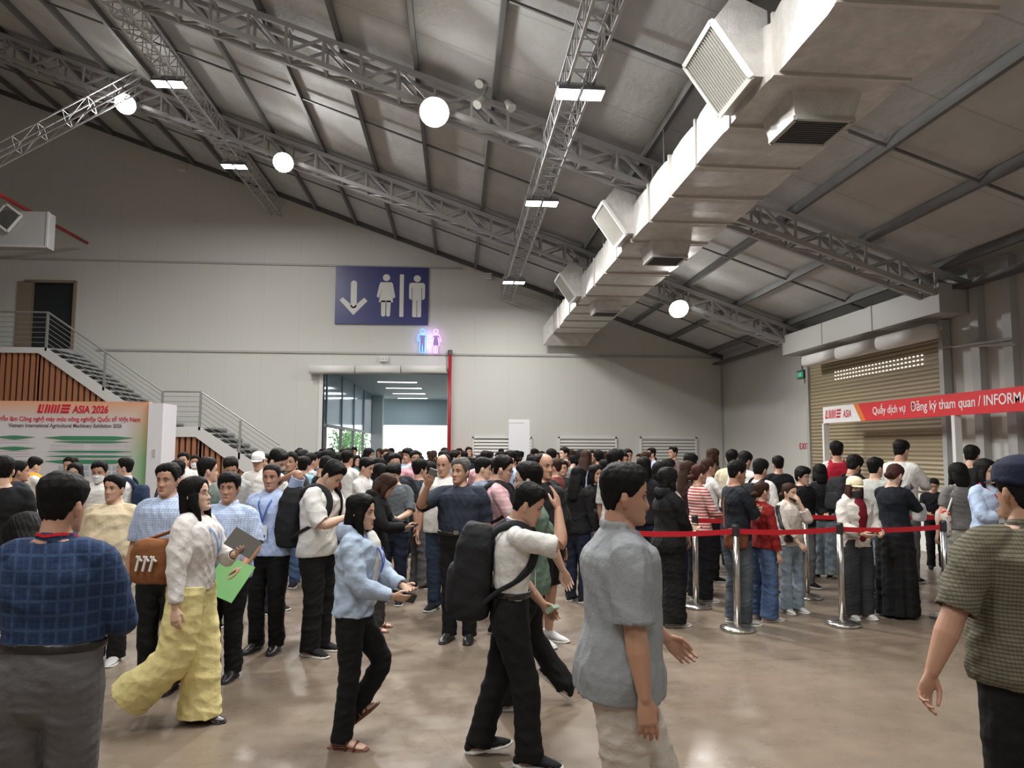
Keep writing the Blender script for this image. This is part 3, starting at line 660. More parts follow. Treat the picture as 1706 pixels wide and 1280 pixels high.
# stair door: dark glass with a timber frame
struct('door_1', mat('dark door glass', (.025, .03, .035), .15), MB().box(UX0, BACK + .12, UZ0, UX1, BACK + .16, UZ1))
d1 = struct('trim_6', mat('door frame timber', (.27, .22, .17), .5), MB().box(UX0 - .2, BACK - .05, UZ0, UX0 + .25, BACK + .1, UZ1).box(UX1 - .03, BACK - .05, UZ0, UX1 + .06, BACK + .1, UZ1 + .05).box(UX0, BACK - .05, UZ1 - .02, UX1, BACK + .1, UZ1 + .06))
# ------------------------------------------------------------------ stanchions and belts
M_CHROME = mat('brushed steel post', (.55, .53, .50), .22, .95)
STN = {}
def stanchion(key, x, y, label, h=1.0):
    t = empty('stanchion', (x, y, 0)); tag(t, label, 'stanchion', 'belt barrier posts')
    MB().disc((0, 0, 0), .165, .05, 40, prof=[(.165, 0), (.17, .012), (.165, .03), (.10, .045), (.04, .055)]).build('base', M_CHROME, t, True)
    MB().disc((0, 0, .04), .032, h - .1, 24).build('post', M_CHROME, t, True); MB().disc((0, 0, h - .1), .036, .11, 24, prof=[(.036, 0), (.036, .085), (.028, .105)]).build('belt_head', M_BLACK, t)
    STN[key] = (x, y, h); return t
def gpt(px, py):
    d = CROT @ Vector(((px - 853) / F_PX, (640 - py) / F_PX, -1)); return CAM + d * (-CAM.z / d.z)
for k, px, py, lb in (('A', 1229, 1058, 'steel barrier post with a brown bag hanging behind it, second from the left'), ('B', 1404, 1050, 'steel barrier post in front of the girl in the white cap'), ('C', 1578, 1040, 'steel barrier post at the right end of the front belt'),
                      ('D', 1160, 1020, 'steel barrier post behind the front belt, beside the person in all black'), ('E', 1345, 1005, 'steel barrier post mostly hidden behind the girl in light jeans')):
    p = gpt(px, py - 8); stanchion(k, p.x, p.y, lb)
STN['L'] = (STN['A'][0] - 1.12, STN['A'][1] - .1, 1.0); STN['R2'] = (6.4, 8.6, 1.0)
stanchion('L', *STN['L'][:2], 'steel barrier post hidden behind the man in the grey polo'); stanchion('R2', 6.4, 8.6, 'steel barrier post at the back of the queue on the right')
M_BELT = mat('red belt', (.50, .008, .018), .5)
def belt(a, b, label):
    (xa, ya, za), (xb, yb, zb) = STN[a], STN[b]; n = 12; vs = []; fs = []
    nx, ny = -(yb - ya), xb - xa; q = math.hypot(nx, ny); nx, ny = nx / q * .002, ny / q * .002
    for i in range(n + 1):
        t_ = i / n; x, y = xa + (xb - xa) * t_, ya + (yb - ya) * t_; s = -.02 * 4 * t_ * (1 - t_)
        vs += [(x - nx, y - ny, .915 + s), (x - nx, y - ny, .965 + s), (x + nx, y + ny, .965 + s), (x + nx, y + ny, .915 + s)]
    for i in range(n):
        for e in range(4): fs.append((i * 4 + e, i * 4 + (e + 1) % 4, i * 4 + 4 + (e + 1) % 4, i * 4 + 4 + e))
    o = MB().add(vs, fs).build('barrier_belt', M_BELT); tag(o, label, 'barrier belt', 'red queue belts')
belt('L', 'A', 'red belt on the left of the front row, before the person in all black'); belt('A', 'B', 'red belt in front of the girls in jeans'); belt('B', 'C', 'red belt in front of the woman in the long black dress')
belt('D', 'E', 'red belt behind the dark-shirted man, second row'); belt('E', 'R2', 'red belt behind the girl in the white cap, second row')
# ------------------------------------------------------------------ people: shapes
def lerp_tab(tab, x):
    xs = [r[0] for r in tab]
    return [float(np.interp(x, xs, [r[k] for r in tab])) for k in range(1, len(tab[0]))]
def remesh(M, name, vox, smooth=3, sc=1.0, fold=0, seed=0, fdir=(1, 1, 1), edit=None):
    """one continuous surface from overlapping closed shapes"""
    me = M.mesh(name); o = bpy.data.objects.new(name, me); COL.objects.link(o)
    r = o.modifiers.new('r', 'REMESH'); r.mode = 'VOXEL'; r.voxel_size = vox; r.use_smooth_shade = True
    if smooth: q = o.modifiers.new('s', 'SMOOTH'); q.factor = .5; q.iterations = smooth
    dg = bpy.context.evaluated_depsgraph_get(); dg.update()
    out = bpy.data.meshes.new_from_object(o.evaluated_get(dg)); bpy.data.objects.remove(o); bpy.data.meshes.remove(me)
    n = len(out.vertices); co = np.empty(n * 3); out.vertices.foreach_get('co', co); co = co.reshape(-1, 3)
    if fold:
        no = np.empty(n * 3); out.vertices.foreach_get('normal', no); no = no.reshape(-1, 3)
        rs = np.random.RandomState(seed); d = np.zeros(n); fd = np.array(fdir)
        wp = co + .035 * np.sin(co[:, [1, 2, 0]] * 13 + rs.rand(3) * 6)
        for i in range(9):
            k = rs.randn(3) * fd; k /= np.linalg.norm(k); fr = rs.uniform(16, 75); q_ = np.sin(wp @ k * fr + rs.rand() * 6)
            d += (q_ if i % 2 else .64 - np.abs(q_) * 1.0) * (28 / fr) ** .6
        d /= 2.4; d = np.where(d > 0, d, d * .6)
        co = co + no * (d * fold)[:, None]
    if edit: co = edit(co)
    out.vertices.foreach_set('co', (co * sc).ravel()); out.update(); out.name = name
    out.polygons.foreach_set('use_smooth', [True] * len(out.polygons))
    return out
def link_mesh(name, me, m, parent=None, M4=None):
    o = bpy.data.objects.new(name, me); COL.objects.link(o)
    if not len(me.materials): me.materials.append(None)
    o.material_slots[0].link = 'OBJECT'; o.material_slots[0].material = m
    if parent: o.parent = parent
    if M4 is not None: o.matrix_local = M4
    return o
# ---- head
HEAD = [(-.118, .014, .074, .040), (-.113, .030, .085, .010), (-.10, .043, .090, -.022), (-.08, .053, .0885, -.048), (-.055, .0605, .086, -.066), (-.03, .0665, .0865, -.079),
        (0, .0705, .086, -.089), (.03, .0725, .0905, -.094), (.06, .0715, .088, -.094), (.085, .064, .074, -.084), (.104, .048, .050, -.062), (.114, .028, .024, -.036), (.118, .006, .002, -.012)]
def head_ring(z):
    w_, f, b = lerp_tab(HEAD, z); return w_, f, b
def head_pt(al, z, feat=True, fem=0):
    """surface point; al = 0 front, + toward the left ear (-x)"""
    w_, f, b = head_ring(z); cy = (f + b) / 2; q = (f - b) / 2; s, c = math.sin(al), math.cos(al)
    ex = 2 / 2.25
    x = -w_ * math.copysign(abs(s) ** ex, s); y = cy + q * math.copysign(abs(c) ** ex, c)
    if feat and y > cy:
        g = lambda cx, cz, sx, sz: math.exp(-((abs(x) - cx) / sx) ** 2 - ((z - cz) / sz) ** 2)
        nz = np.interp(z, [-.052, -.046, -.036, -.02, .005, .03], [0, .013, .023, .015, .006, 0])
        y += float(nz) * math.exp(-(x / (.0125 if z > -.03 else .0145)) ** 2)
        y += .006 * g(.011, -.040, .006, .008)
        y -= .009 * g(.031, .001, .017, .012); y += .003 * g(.030, .021, .024, .007)
        y += .004 * g(.040, -.03, .016, .018)
        y += .0065 * g(0, -.068, .021, .0085) - .005 * g(0, -.0685, .022, .0022) - .003 * g(0, -.083, .02, .006) + .004 * g(0, -.10, .018, .012)
    return Vector((x, y, z))
def head_shape(M, n=40, rows=46, fn=None, mi=0):
    zs = [-.118 + .236 * (.5 - .5 * math.cos(math.pi * (k + .5) / rows)) * .4 + .236 * (k + .5) / rows * .6 for k in range(rows)]
    vs = []; fs = []
    for z in zs:
        for j in range(n):
            al = 2 * math.pi * j / n; p = head_pt(al, z); vs.append(fn(p, al, z) if fn else p)
    vs += [fn(head_pt(0, -.118), 0, -.118) if fn else Vector((0, .05, -.118)), fn(Vector((0, -.005, .118)), 0, .118) if fn else Vector((0, -.005, .119))]
    for k in range(rows - 1):
        for j in range(n): fs.append((k * n + j, k * n + (j + 1) % n, (k + 1) * n + (j + 1) % n, (k + 1) * n + j))
    a, b = rows * n, rows * n + 1
    for j in range(n): fs.append((a, (j + 1) % n, j)); fs.append((b, (rows - 1) * n + j, (rows - 1) * n + (j + 1) % n))
    M.add(vs, fs, mi)
def hnorm(p): return (p - Vector((0, -.004, -.005))).normalized()
def smooth01(x): x = max(0, min(1, x)); return x * x * (3 - 2 * x)
HL = {  # hairline height by azimuth in degrees from the front
    'short': [(0, .070), (30, .066), (48, .054), (58, .036), (70, .012), (80, -.012), (88, .0), (104, -.006), (125, -.05), (150, -.078), (180, -.082)],
    'fringe': [(0, .050), (30, .048), (48, .040), (60, .020), (72, -.004), (82, -.022), (92, -.008), (108, -.03), (125, -.06), (150, -.085), (180, -.09)],
    'bald': [(0, .125), (50, .12), (75, .05), (90, .01), (110, -.01), (130, -.04), (180, -.07)],
    'long': [(0, .072), (25, .06), (45, .025), (60, -.03), (75, -.08), (90, -.11), (180, -.12)]}
def hair_mesh(kind, seed=0):
    """hair in head space; kinds: short, fringe, buzz, bald, long, longer, pony, bun, bob"""
    base = {'short': 'short', 'fringe': 'fringe', 'buzz': 'short', 'bald': 'bald', 'curly': 'fringe'}.get(kind, 'long')
    if kind in ('pony', 'bun'): base = 'short'
    tab = HL[base]; rs = random.Random(seed * 7 + len(kind))
    top, side = {'short': (.022, .0065), 'fringe': (.026, .013), 'buzz': (.006, .003), 'bald': (.004, .004), 'curly': (.034, .024), 'pony': (.013, .011), 'bun': (.013, .011), 'bob': (.028, .030)}.get(kind, (.020, .016))
    off = Vector((rs.uniform(0, 9), rs.uniform(0, 9), 0))
    def fn(p, al, z):
        d = math.degrees(al) % 360; d = 360 - d if d > 180 else d
        hl = float(np.interp(d, [t[0] for t in tab], [t[1] for t in tab])) + .007 * noise.noise(Vector((al * 6, 0, 0)) + off) + .006 * noise.noise(Vector((al * 22, 0, 0)) + off) + (.16 * p.x * smooth01((p.y - .02) / .05) * (1 if seed % 2 else -1) if kind in ('fringe', 'short') else 0)
        m = smooth01((z - hl) / .014 + .5)
        th = side + (top - side) * smooth01((z - .0) / .08)
        nn = noise.noise(Vector((p.x * 55, p.y * 55, p.z * 22)) + off) * .006 + noise.noise(Vector((p.x * 20, p.y * 20, p.z * 10)) + off) * .009 + noise.noise(Vector((p.x * 140, p.y * 140, p.z * 45)) + off) * .0045
        if kind in ('buzz', 'bald'): nn *= .15
        if kind in ('short', 'fringe'): th += .008 * smooth01((p.y - .02) / .06) * smooth01((z - .07) / .04)
        sharp = th * smooth01((z - hl) / .05 + .25)
        return p + hnorm(p) * (m * (sharp + nn * .7 + .002) - (1 - m) * .016)
    M = MB(); head_shape(M, 84, 64, fn)
    if kind in ('short', 'fringe', 'buzz', 'bald', 'curly'):
        return M.mesh('hair', True)
    ln = {'long': .30, 'longer': .38, 'bob': .145, 'pony': 0, 'bun': 0}[kind]
    if ln:
        wv = 1.12 if kind == 'bob' else 1
        loft(M, [(0, -.035, .06), (0, -.05, .0), (0, -.058, -.07), (0, -.068, -ln * .6), (0, -.072, -ln)], [(.07 * wv, .05), (.086 * wv, .058), (.092 * wv, .056), (.088 * wv, .045), (.07 * wv, .03)], n=20)
        for s in (-1, 1):
            loft(M, [(s * .062, .018, .055), (s * .078, .016, .0), (s * .083 * wv, .018, -.06), (s * .078 * wv, .03, -.11), (s * .07, .035, -ln * .82)], [(.014, .03), (.016, .035), (.017, .034), (.016, .03), (.008, .014)], n=12)
    if kind == 'pony':
        loft(M, [(0, -.085, .03), (0, -.125, .03), (0, -.145, -.04), (0, -.13, -.13), (0, -.12, -.21)], [(.02, .02), (.028, .024), (.033, .028), (.028, .022), (.010, .01)], n=12)
    if kind == 'bun':
        loft(M, [(0, -.075, -.035), (0, -.125, -.045)], [(.04, .035), (.042, .036)], n=14)
    def strands(co):
        a = np.arctan2(co[:, 0], co[:, 1]); r = np.hypot(co[:, 0], co[:, 1] + .02) + 1e-6
        d = .0016 * np.sin(a * 34 + co[:, 2] * 9 + seed) + .0012 * np.sin(a * 71 + 2 - co[:, 2] * 14)
        d *= np.clip(r / .09, 0, 1) ** 2; out = co.copy(); out[:, 0] += co[:, 0] / r * d; out[:, 1] += (co[:, 1] + .02) / r * d; return out
    return remesh(M, 'hair', .0058, 2, edit=strands)
_HC = {}
def hair_cached(kind, seed):
    if (kind, seed) not in _HC: _HC[(kind, seed)] = hair_mesh(kind, seed)
    return _HC[(kind, seed)]
def patch(a0, z0, a1, z1, off, fn=None, n=14, m=10, th=.002):
    """thin sheet that follows the face between azimuths and heights"""
    M = MB(); vs = []; fs = []
    for layer in (0, 1):
        for i in range(n + 1):
            for j in range(m + 1):
                al = a0 + (a1 - a0) * i / n; u = j / m; z = z0 + (z1 - z0) * u; o_ = off
                if fn: al, z, o_ = fn(i / n, u, al, z)
                p = head_pt(al, z, True); vs.append(p + hnorm(p) * (o_ if layer else o_ - th))
    K = (n + 1) * (m + 1)
    for i in range(n):
        for j in range(m):
            q = [i * (m + 1) + j, (i + 1) * (m + 1) + j, (i + 1) * (m + 1) + j + 1, i * (m + 1) + j + 1]; fs.append(tuple(k + K for k in q)); fs.append(tuple(q[::-1]))
    M.add(vs, fs); return M.mesh('patch', True)
_FEAT = {}
def feat(which):
    """shared face pieces in head space"""
    if which in _FEAT: return _FEAT[which]
    if which in ('eyeL', 'eyeR', 'irisL', 'irisR'):
        s = -1 if which[-1] == 'L' else 1; M = MB(); p = Vector((s * .031, .0785, .001)); n = 14; vs = []; fs = []
        iris = which.startswith('iris'); rx, rz, ry = (.0058, .0046, .0035) if iris else (.0132, .0042, .006)
        if iris: p += Vector((0, .0035, .0003))
        for k in range(5):
            ph = math.pi * (k / 4 - .5); 
            for j in range(n):
                th = 2 * math.pi * j / n; vs.append(p + Vector((rx * math.cos(ph) * math.cos(th), ry * math.sin(ph), rz * math.cos(ph) * math.sin(th) + (0 if iris else .0009 * math.cos(2 * th)))))
        for k in range(4):
            for j in range(n): fs.append((k * n + j, k * n + (j + 1) % n, (k + 1) * n + (j + 1) % n, (k + 1) * n + j))
        M.add(vs, fs); me = M.mesh(which, True)
    elif which in ('browL', 'browR', 'lidL', 'lidR'):
        s = 1 if which[-1] == 'L' else -1; brow = which.startswith('brow')
        def f(u, v, al, z):
            zz = (.0195 + .0055 * math.sin(u * 2.2) + (v - .5) * .0075 * (1 - .6 * u)) if brow else (.0058 + .0028 * math.sin(u * math.pi) + (v - .5) * .0028 - .001 * u)
            return al, zz, (.0022 if brow else .0045)
        me = patch(s * R(9 if brow else 13), 0, s * R(33 if brow else 31), .01, .002, f, 10, 3)
    elif which == 'lips':
        def f(u, v, al, z):
            h = math.sin(u * math.pi) ** .7; return al, -.0685 + (v - .5) * .0135 * h, .0012 + .0018 * math.sin(v * math.pi)
        me = patch(R(-17), 0, R(17), .01, .002, f, 14, 6)
    elif which == 'mask':
        def f(u, v, al, z):
            e = abs(u - .5) * 2; zz = -.064 + (v - .5) * (.098 - .05 * e ** 2); return al, zz, .006 + .008 * (1 - e ** 2) * math.sin(v * math.pi)
        me = patch(R(-78), 0, R(78), .01, .01, f, 22, 12)
    elif which == 'chinmask':
        def f(u, v, al, z):
            e = abs(u - .5) * 2; zz = -.098 + (v - .5) * (.045 - .01 * e ** 2) + e * .03; return al, max(zz, -.117), .006
        me = patch(R(-78), 0, R(78), .01, .008, f, 18, 8)
    elif which == 'glasses':
        M = MB()
        for s in (-1, 1):
            M.tube([(s * .032 + .021 * math.cos(i * .3927), .101 - .003 * abs(math.cos(i * .3927)), .0 + .016 * math.sin(i * .3927)) for i in range(18)], .0020, 5)
            M.tube([(s * .053, .098, .004), (s * .074, .08, .005), (s * .078, -.005, .004)], .0014, 5)
        M.tube([(-.011, .103, .003), (.011, .103, .003)], .0013, 5); me = M.mesh('glasses', True)
    elif which in ('cap', 'visorcap'):
        def fn(p, al, z):
            d = math.degrees(al) % 360; d = 360 - d if d > 180 else d
            hl = float(np.interp(d, [0, 60, 100, 180], [.046, .035, .025, .01])); m = smooth01((z - hl) / .006 + .5); return p + hnorm(p) * (m * (.022 + .010 * smooth01((z - .05) / .04)) - (1 - m) * .02)
        M = MB(); head_shape(M, 48, 44, fn)
        vs = []; n = 12
        for i in range(n + 1):
            a = R(-62 + 124 * i / n); x0, y0 = .083 * math.sin(a), .005 + .095 * math.cos(a); L_ = .068 * math.cos(a * 1.15)
            for (q, dz) in ((0, .05), (.5, .052), (1, .042)): vs.append(Vector((x0 * (1 + q * .04), y0 + L_ * q, dz - abs(x0) * .10)))
        k = len(vs); vs += [v - Vector((0, 0, .003)) for v in vs]; fs = []
        for i in range(n):
            for j in range(2): q = [i * 3 + j, (i + 1) * 3 + j, (i + 1) * 3 + j + 1, i * 3 + j + 1]; fs.append(tuple(q[::-1])); fs.append(tuple(a + k for a in q))
            fs.append((i * 3 + 2, (i + 1) * 3 + 2, (i + 1) * 3 + 2 + k, i * 3 + 2 + k))
        M.add(vs, fs); me = M.mesh('cap', True)
    _FEAT[which] = me; return me
# ---- skeleton (metres for a 1.70 m figure; x = right, y = forward, z = up)
def ik(a, t, l1, l2, pole):
    d = t - a; L_ = d.length
    if L_ > (l1 + l2) * .999: t = a + d * ((l1 + l2) * .999 / L_); d = t - a; L_ = d.length
    L_ = max(L_, abs(l1 - l2) + .02); c = (l1 * l1 - l2 * l2 + L_ * L_) / (2 * L_); h = math.sqrt(max(l1 * l1 - c * c, 0)); u = d.normalized()
    p = pole - u * pole.dot(u); p = p.normalized() if p.length > 1e-5 else Vector((0, 0, 1))
    return a + u * c + p * h, a + u * L_
TOR = {'m': [(.80, .150, .105, .0), (.88, .168, .115, -.004), (.96, .160, .108, .0), (1.05, .152, .102, .004), (1.15, .158, .106, .004), (1.25, .170, .115, .002), (1.33, .176, .112, -.002), (1.375, .150, .090, -.008), (1.41, .105, .074, -.012), (1.435, .074, .064, -.012), (1.45, .062, .060, -.010)],
       'f': [(.80, .150, .108, .0), (.88, .166, .114, -.006), (.96, .150, .102, .0), (1.05, .126, .088, .002), (1.15, .130, .092, .006), (1.25, .146, .112, .012), (1.33, .150, .100, .002), (1.375, .128, .080, -.008), (1.41, .088, .064, -.012), (1.435, .062, .056, -.012), (1.45, .053, .052, -.010)]}
ARMP = {  # hand target (x outward, y, z), elbow pole, palm normal or None ; for the right arm, mirrored for the left
    'down': ((.255, .03, .845), (.35, -1, 0), (-1, 0, 0)), 'downb': ((.27, -.10, .86), (.2, -1, 0), (-1, 0, 0)),
    'swf': ((.24, .24, .93), (.4, -1, -.3), (-1, 0, 0)), 'swb': ((.29, -.24, .90), (.4, -1, 0), (-1, 0, 0)),
    'phone': ((.06, .30, 1.20), (.9, -.2, -1), (-.35, -.5, .8)), 'phonelow': ((.08, .33, 1.10), (.9, -.3, -1), (-.4, -.3, .9)), 'hold': ((.12, .30, 1.04), (.7, -.5, -1), (-.8, 0, .5)),
    'cross': ((-.015, .205, 1.16), (1, -.1, -.8), (0, -1, .2)), 'front': ((.05, .22, .92), (1, -.3, -.1), (-.3, -1, 0)),
    'chin': ((.02, .19, 1.42), (.5, .1, -1), (-.3, -1, .3)), 'ear': ((.13, .08, 1.56), (1, .3, -.6), (-1, 0, 0)), 'backhead': ((.09, -.05, 1.55), (1, .5, .25), (-.5, 1, -.3)),
    'photo': ((.21, .33, 1.44), (.8, .1, -1), (.25, -1, .1)), 'brow': ((.06, .17, 1.60), (.5, .8, -.6), (-.3, -1, -.2)), 'strap': ((.13, .16, 1.22), (1, -.4, -.7), (-.6, -.8, 0))}
def hand(M, wr, d, nrm, right, curl=.5, thumb=.6, sc=1.0, n=9):
    d = d.normalized(); nrm = (nrm - d * nrm.dot(d)); nrm = nrm.normalized() if nrm.length > .05 else d.orthogonal().normalized()
    tx = d.cross(nrm) * (1 if right else -1)            # toward the thumb
    P = lambda x, y, z: wr + (tx * x + nrm * y + d * z) * sc
    loft(M, [P(0, 0, -.02), P(.0, 0, .015), P(.001, .001, .05), P(0, .002, .088)], [(.025 * sc, .017 * sc), (.030 * sc, .016 * sc), (.039 * sc, .015 * sc), (.038 * sc, .012 * sc)], ref=nrm, n=14)
    for i, (x, L_, r) in enumerate(((.031, .072, .0085), (.0105, .080, .0088), (-.0105, .075, .0084), (-.030, .060, .0074))):
        a = curl * (.55 + .12 * i); p = P(x, .001, .080); pts = [p]; ang = 0; fan = (x * .6) * (1 - curl)
        for k, q in enumerate((.44, .31, .25)):
            ang += a * (.9, 1.25, .8)[k]; dd = (d * math.cos(ang) + nrm * math.sin(ang) + tx * fan * 6 * .35).normalized(); pts.append(pts[-1] + dd * (L_ * q * 1.15) * sc)
        loft(M, pts, [(r * sc, r * sc), (r * .98 * sc, r * .95 * sc), (r * .9 * sc, r * .88 * sc), (r * .75 * sc, r * .72 * sc)], ref=tx, n=n)
    p0 = P(.022, .006, .018); p1 = P(.044, .014 + .012 * thumb, .05); p2 = P(.052 - .012 * thumb, .020 + .02 * thumb, .080); p3 = P(.052 - .022 * thumb, .024 + .028 * thumb, .103)
    loft(M, [p0, p1, p2, p3], [(.014 * sc, .013 * sc), (.011 * sc, .011 * sc), (.0095 * sc, .009 * sc), (.0075 * sc, .007 * sc)], ref=tx, n=n)
    return Matrix((tx, nrm, d)).transposed()
def chain(joints, rads, step=.028, it=3):
    """dense rounded path through the joints with interpolated radii"""
    P, Q = [], []
    for i in range(len(joints) - 1):
        L_ = (joints[i + 1] - joints[i]).length; n = max(1, int(round(L_ / step)))
        for k in range(n): t = k / n; P.append(joints[i].lerp(joints[i + 1], t)); Q.append(tuple(rads[i][j] * (1 - t) + rads[i + 1][j] * t for j in (0, 1)))
    P.append(joints[-1]); Q.append(tuple(rads[-1]))
    for _ in range(it): P = [P[0]] + [(P[i - 1] + P[i] * 2 + P[i + 1]) / 4 for i in range(1, len(P) - 1)] + [P[-1]]
    return P, Q
class Fig:
    """a posed figure: joints first, then body and clothes grown around them"""
    def __init__(s, sex='m', wd=1.0, belly=0, lean=0, bend=0, head=(0, 0, 0), arms=('down', 'down'), feet=None, hipdrop=0, shx=None, armscale=1, curl=(.5, .5), side=0):
        s.sex, s.wd, s.belly, s.lean, s.bend = sex, wd, belly, R(lean), R(bend); s.side = R(side)
        s.feet = feet or ((.095, .0, .08, 0, 8), (-.095, .0, .08, 0, -8))      # right, left: x, y, ankle z, pitch, toe-out
        s.hipx = .092 * (.97 if sex == 'f' else 1)
        hz = .905
        for i, ft in enumerate(s.feet):
            sx = (1, -1)[i]; dx = ft[0] - sx * s.hipx; dy = ft[1]; reach = .823; rr = math.sqrt(max(reach ** 2 - dx * dx - dy * dy, .3)); hz = min(hz, ft[2] + rr) if ft[2] < .16 else hz
        s.dz = hz - .905 - hipdrop; s.hip = [Vector((sx * s.hipx, 0, .905 + s.dz)) for sx in (1, -1)]
        s.knee, s.ank = [], []
        for i, ft in enumerate(s.feet):
            k, a = ik(s.hip[i], Vector(ft[:3]), .425, .40, Vector((math.sin(R(ft[4])) * .6, 1, .1))); s.knee.append(k); s.ank.append(a)
        sw = (.172 if sex == 'm' else .148) * (1 + (wd - 1) * .7) if shx is None else shx
        s.sh = [s.T(Vector((sx * sw, -.008, 1.362))) for sx in (1, -1)]
        s.elb, s.wri, s.pn, s.curl = [], [], [], curl
        for i, a in enumerate(arms):
            sx = (1, -1)[i]; t, pole, pn = ARMP[a] if isinstance(a, str) else a
            spread = (wd - 1) * .12 + belly * .3
            t = Vector((sx * (t[0] + (spread if t[0] > .2 else 0)), t[1], t[2])); t = s.T(t, .5) if t.z < 1.0 else s.T(t)
            if isinstance(a, str) and a.startswith('down') or (not isinstance(a, str) and len(a) > 3): t = t
            e, w_ = ik(s.sh[i], t, .285, .245, Vector((sx * pole[0], pole[1], pole[2])))
            s.elb.append(e); s.wri.append(w_); s.pn.append(Vector((sx * pn[0], pn[1], pn[2])) if pn else Vector((-sx, 0, 0)))
        yaw, pit, rol = map(R, head); nk = s.T(Vector((0, -.018, 1.455)))
        s.neck = nk; base = s.Trot()
        hm = Matrix.Rotation(yaw, 4, 'Z') @ Matrix.Rotation(-pit, 4, 'X') @ Matrix.Rotation(rol, 4, 'Y')
        s.HM = Matrix.Translation(nk) @ (Matrix.Rotation(-s.lean * .5, 4, 'X')) @ hm @ Matrix.Translation((0, .024, .114))
        s.top = (s.HM @ Vector((0, 0, .118)))
    def ang(s, z): return -(s.lean * smooth01((z - .90) / .12) + s.bend * smooth01((z - 1.02) / .35))
    def Trot(s): return Matrix.Rotation(-(s.lean + s.bend), 3, 'X')
    def T(s, p, k=1):
        z = p.z; piv = Vector((0, 0, .95)); q = Matrix.Rotation(-s.lean * smooth01((z - .88) / .12) * k, 3, 'X') @ (p - piv) + piv
        if s.bend: piv2 = Vector((0, 0, 1.12)); q = Matrix.Rotation(-s.bend * smooth01((z - 1.05) / .3) * k, 3, 'X') @ (q - piv2) + piv2
        if s.side: q = Matrix.Rotation(s.side * smooth01((z - .9) / .2) * k, 3, 'Y') @ (q - piv) + piv
        return q + Vector((0, 0, s.dz))
    def torso(s, M, z0, z1, ease=0, hemx=0, n=24, hollow=False, flat=False, ex=2.25):
        tab = TOR[s.sex]; zs = []; z = z0
        while z < z1 - .012: zs.append(z); z += .035
        zs.append(z1); pts, rads = [], []
        for z in zs:
            a, b, yo = lerp_tab(tab, z); k = 1 + (s.wd - 1) * (1 if z < 1.36 else .4)
            bl = s.belly * math.exp(-((z - 1.05) / .14) ** 2); e = ease * (1 if z < 1.36 else max(0, 1 - (z - 1.36) / .07) * .8 + .2) + hemx * smooth01((z0 + .28 - z) / .28)
            pts.append(s.T(Vector((0, yo + bl * .6, z)))); rads.append((a * k + e + bl * .5, b * k + e * .85 + bl * .8))
        if z0 < .97 and hollow: pts, rads = pts[::-1], rads[::-1]
        loft(M, pts, rads, n=n, ex=ex, hollow=hollow, round_ends=not hollow and not flat)
    def armpath(s, i, frac=1.0, ease=0, hem=0, fore=None):
        a0 = s.neck.lerp(s.sh[i], .42) + Vector((0, 0, -.035)); k = 1 + (s.wd - 1) * .8; f = .88 if s.sex == 'f' else 1
        J = [a0, s.sh[i] + Vector((0, 0, -.004)), s.sh[i].lerp(s.elb[i], .5), s.elb[i], s.elb[i].lerp(s.wri[i], .35), s.wri[i]]
        Rr = [(.046, .040), (.054 * k * f, .052 * k * f), (.048 * k * f, .049 * k * f), (.039 * k * f, .040 * k * f), (.040 * k * f, .040 * k * f), (.026 * f, .024 * f)]
        P, Q = chain(J, Rr)
        if frac < 1 or ease or hem:
            sh_len = .13; tot = sum((P[j + 1] - P[j]).length for j in range(len(P) - 1)); cut = sh_len + (tot - sh_len) * frac if frac < 1 else tot - .005
            out, oq, acc = [P[0]], [Q[0]], 0
            for j in range(1, len(P)):
                seg = (P[j] - P[j - 1]).length
                if acc + seg > cut: t = (cut - acc) / seg; out.append(P[j - 1].lerp(P[j], t)); oq.append(tuple(Q[j - 1][q] * (1 - t) + Q[j][q] * t for q in (0, 1))); break
                acc += seg; out.append(P[j]); oq.append(Q[j])
            m = len(out); P = out; Q = [(q[0] + ease + hem * (j / m) ** 2, q[1] + ease + hem * (j / m) ** 2) for j, q in enumerate(oq)]
        return P, Q
    def body(s, M, fine=True, legs=True):
        s.torso(M, .845, 1.45, -.006)
        loft(M, [s.T(Vector((0, -.018, 1.40))), s.neck, s.HM @ Vector((0, -.02, -.06)), s.HM @ Vector((0, -.015, .0))], [(.062, .055), (.055 * (s.wd * .5 + .5), .055 * (s.wd * .5 + .5)), (.053, .055), (.05, .05)] if s.sex == 'm' else [(.05, .048), (.046, .047), (.045, .048), (.045, .045)], n=18)
        H_ = MB(); head_shape(H_, 64 if fine else 36, 60 if fine else 30)
        for sx in (-1, 1): loft(H_, [(sx * .074, -.006, -.04), (sx * .079, -.010, -.012), (sx * .078, -.012, .014)], [(.006, .010), (.009, .017), (.007, .013)], n=10)
        H_.v = [tuple(s.HM @ Vector(v)) for v in H_.v]; M.add(H_.v, H_.f)
        s.HF = []
        for i in (0, 1):
            P, Q = s.armpath(i); loft(M, P, Q, n=16); d = (s.wri[i] - s.elb[i]).normalized()
            s.HF.append(hand(M, s.wri[i], d, s.pn[i], i == 0, s.curl[i], sc=.98 if s.sex == 'm' else .9, n=9 if fine else 7))
            h0 = s.hip[i].copy(); h0.x *= .7; h0.z += .03
            P, Q = chain([h0, s.hip[i] + Vector((0, 0, -.06)), s.knee[i], s.knee[i].lerp(s.ank[i], .3) + Vector((0, -.012, 0)), s.ank[i]], [(.088, .09), (.086 * s.wd, .088 * s.wd), (.052, .055), (.052, .054), (.034, .037)]); loft(M, P, Q, n=16)
            F = s.footM(i); f_ = lambda x, y, z: F @ Vector((x, y, z))
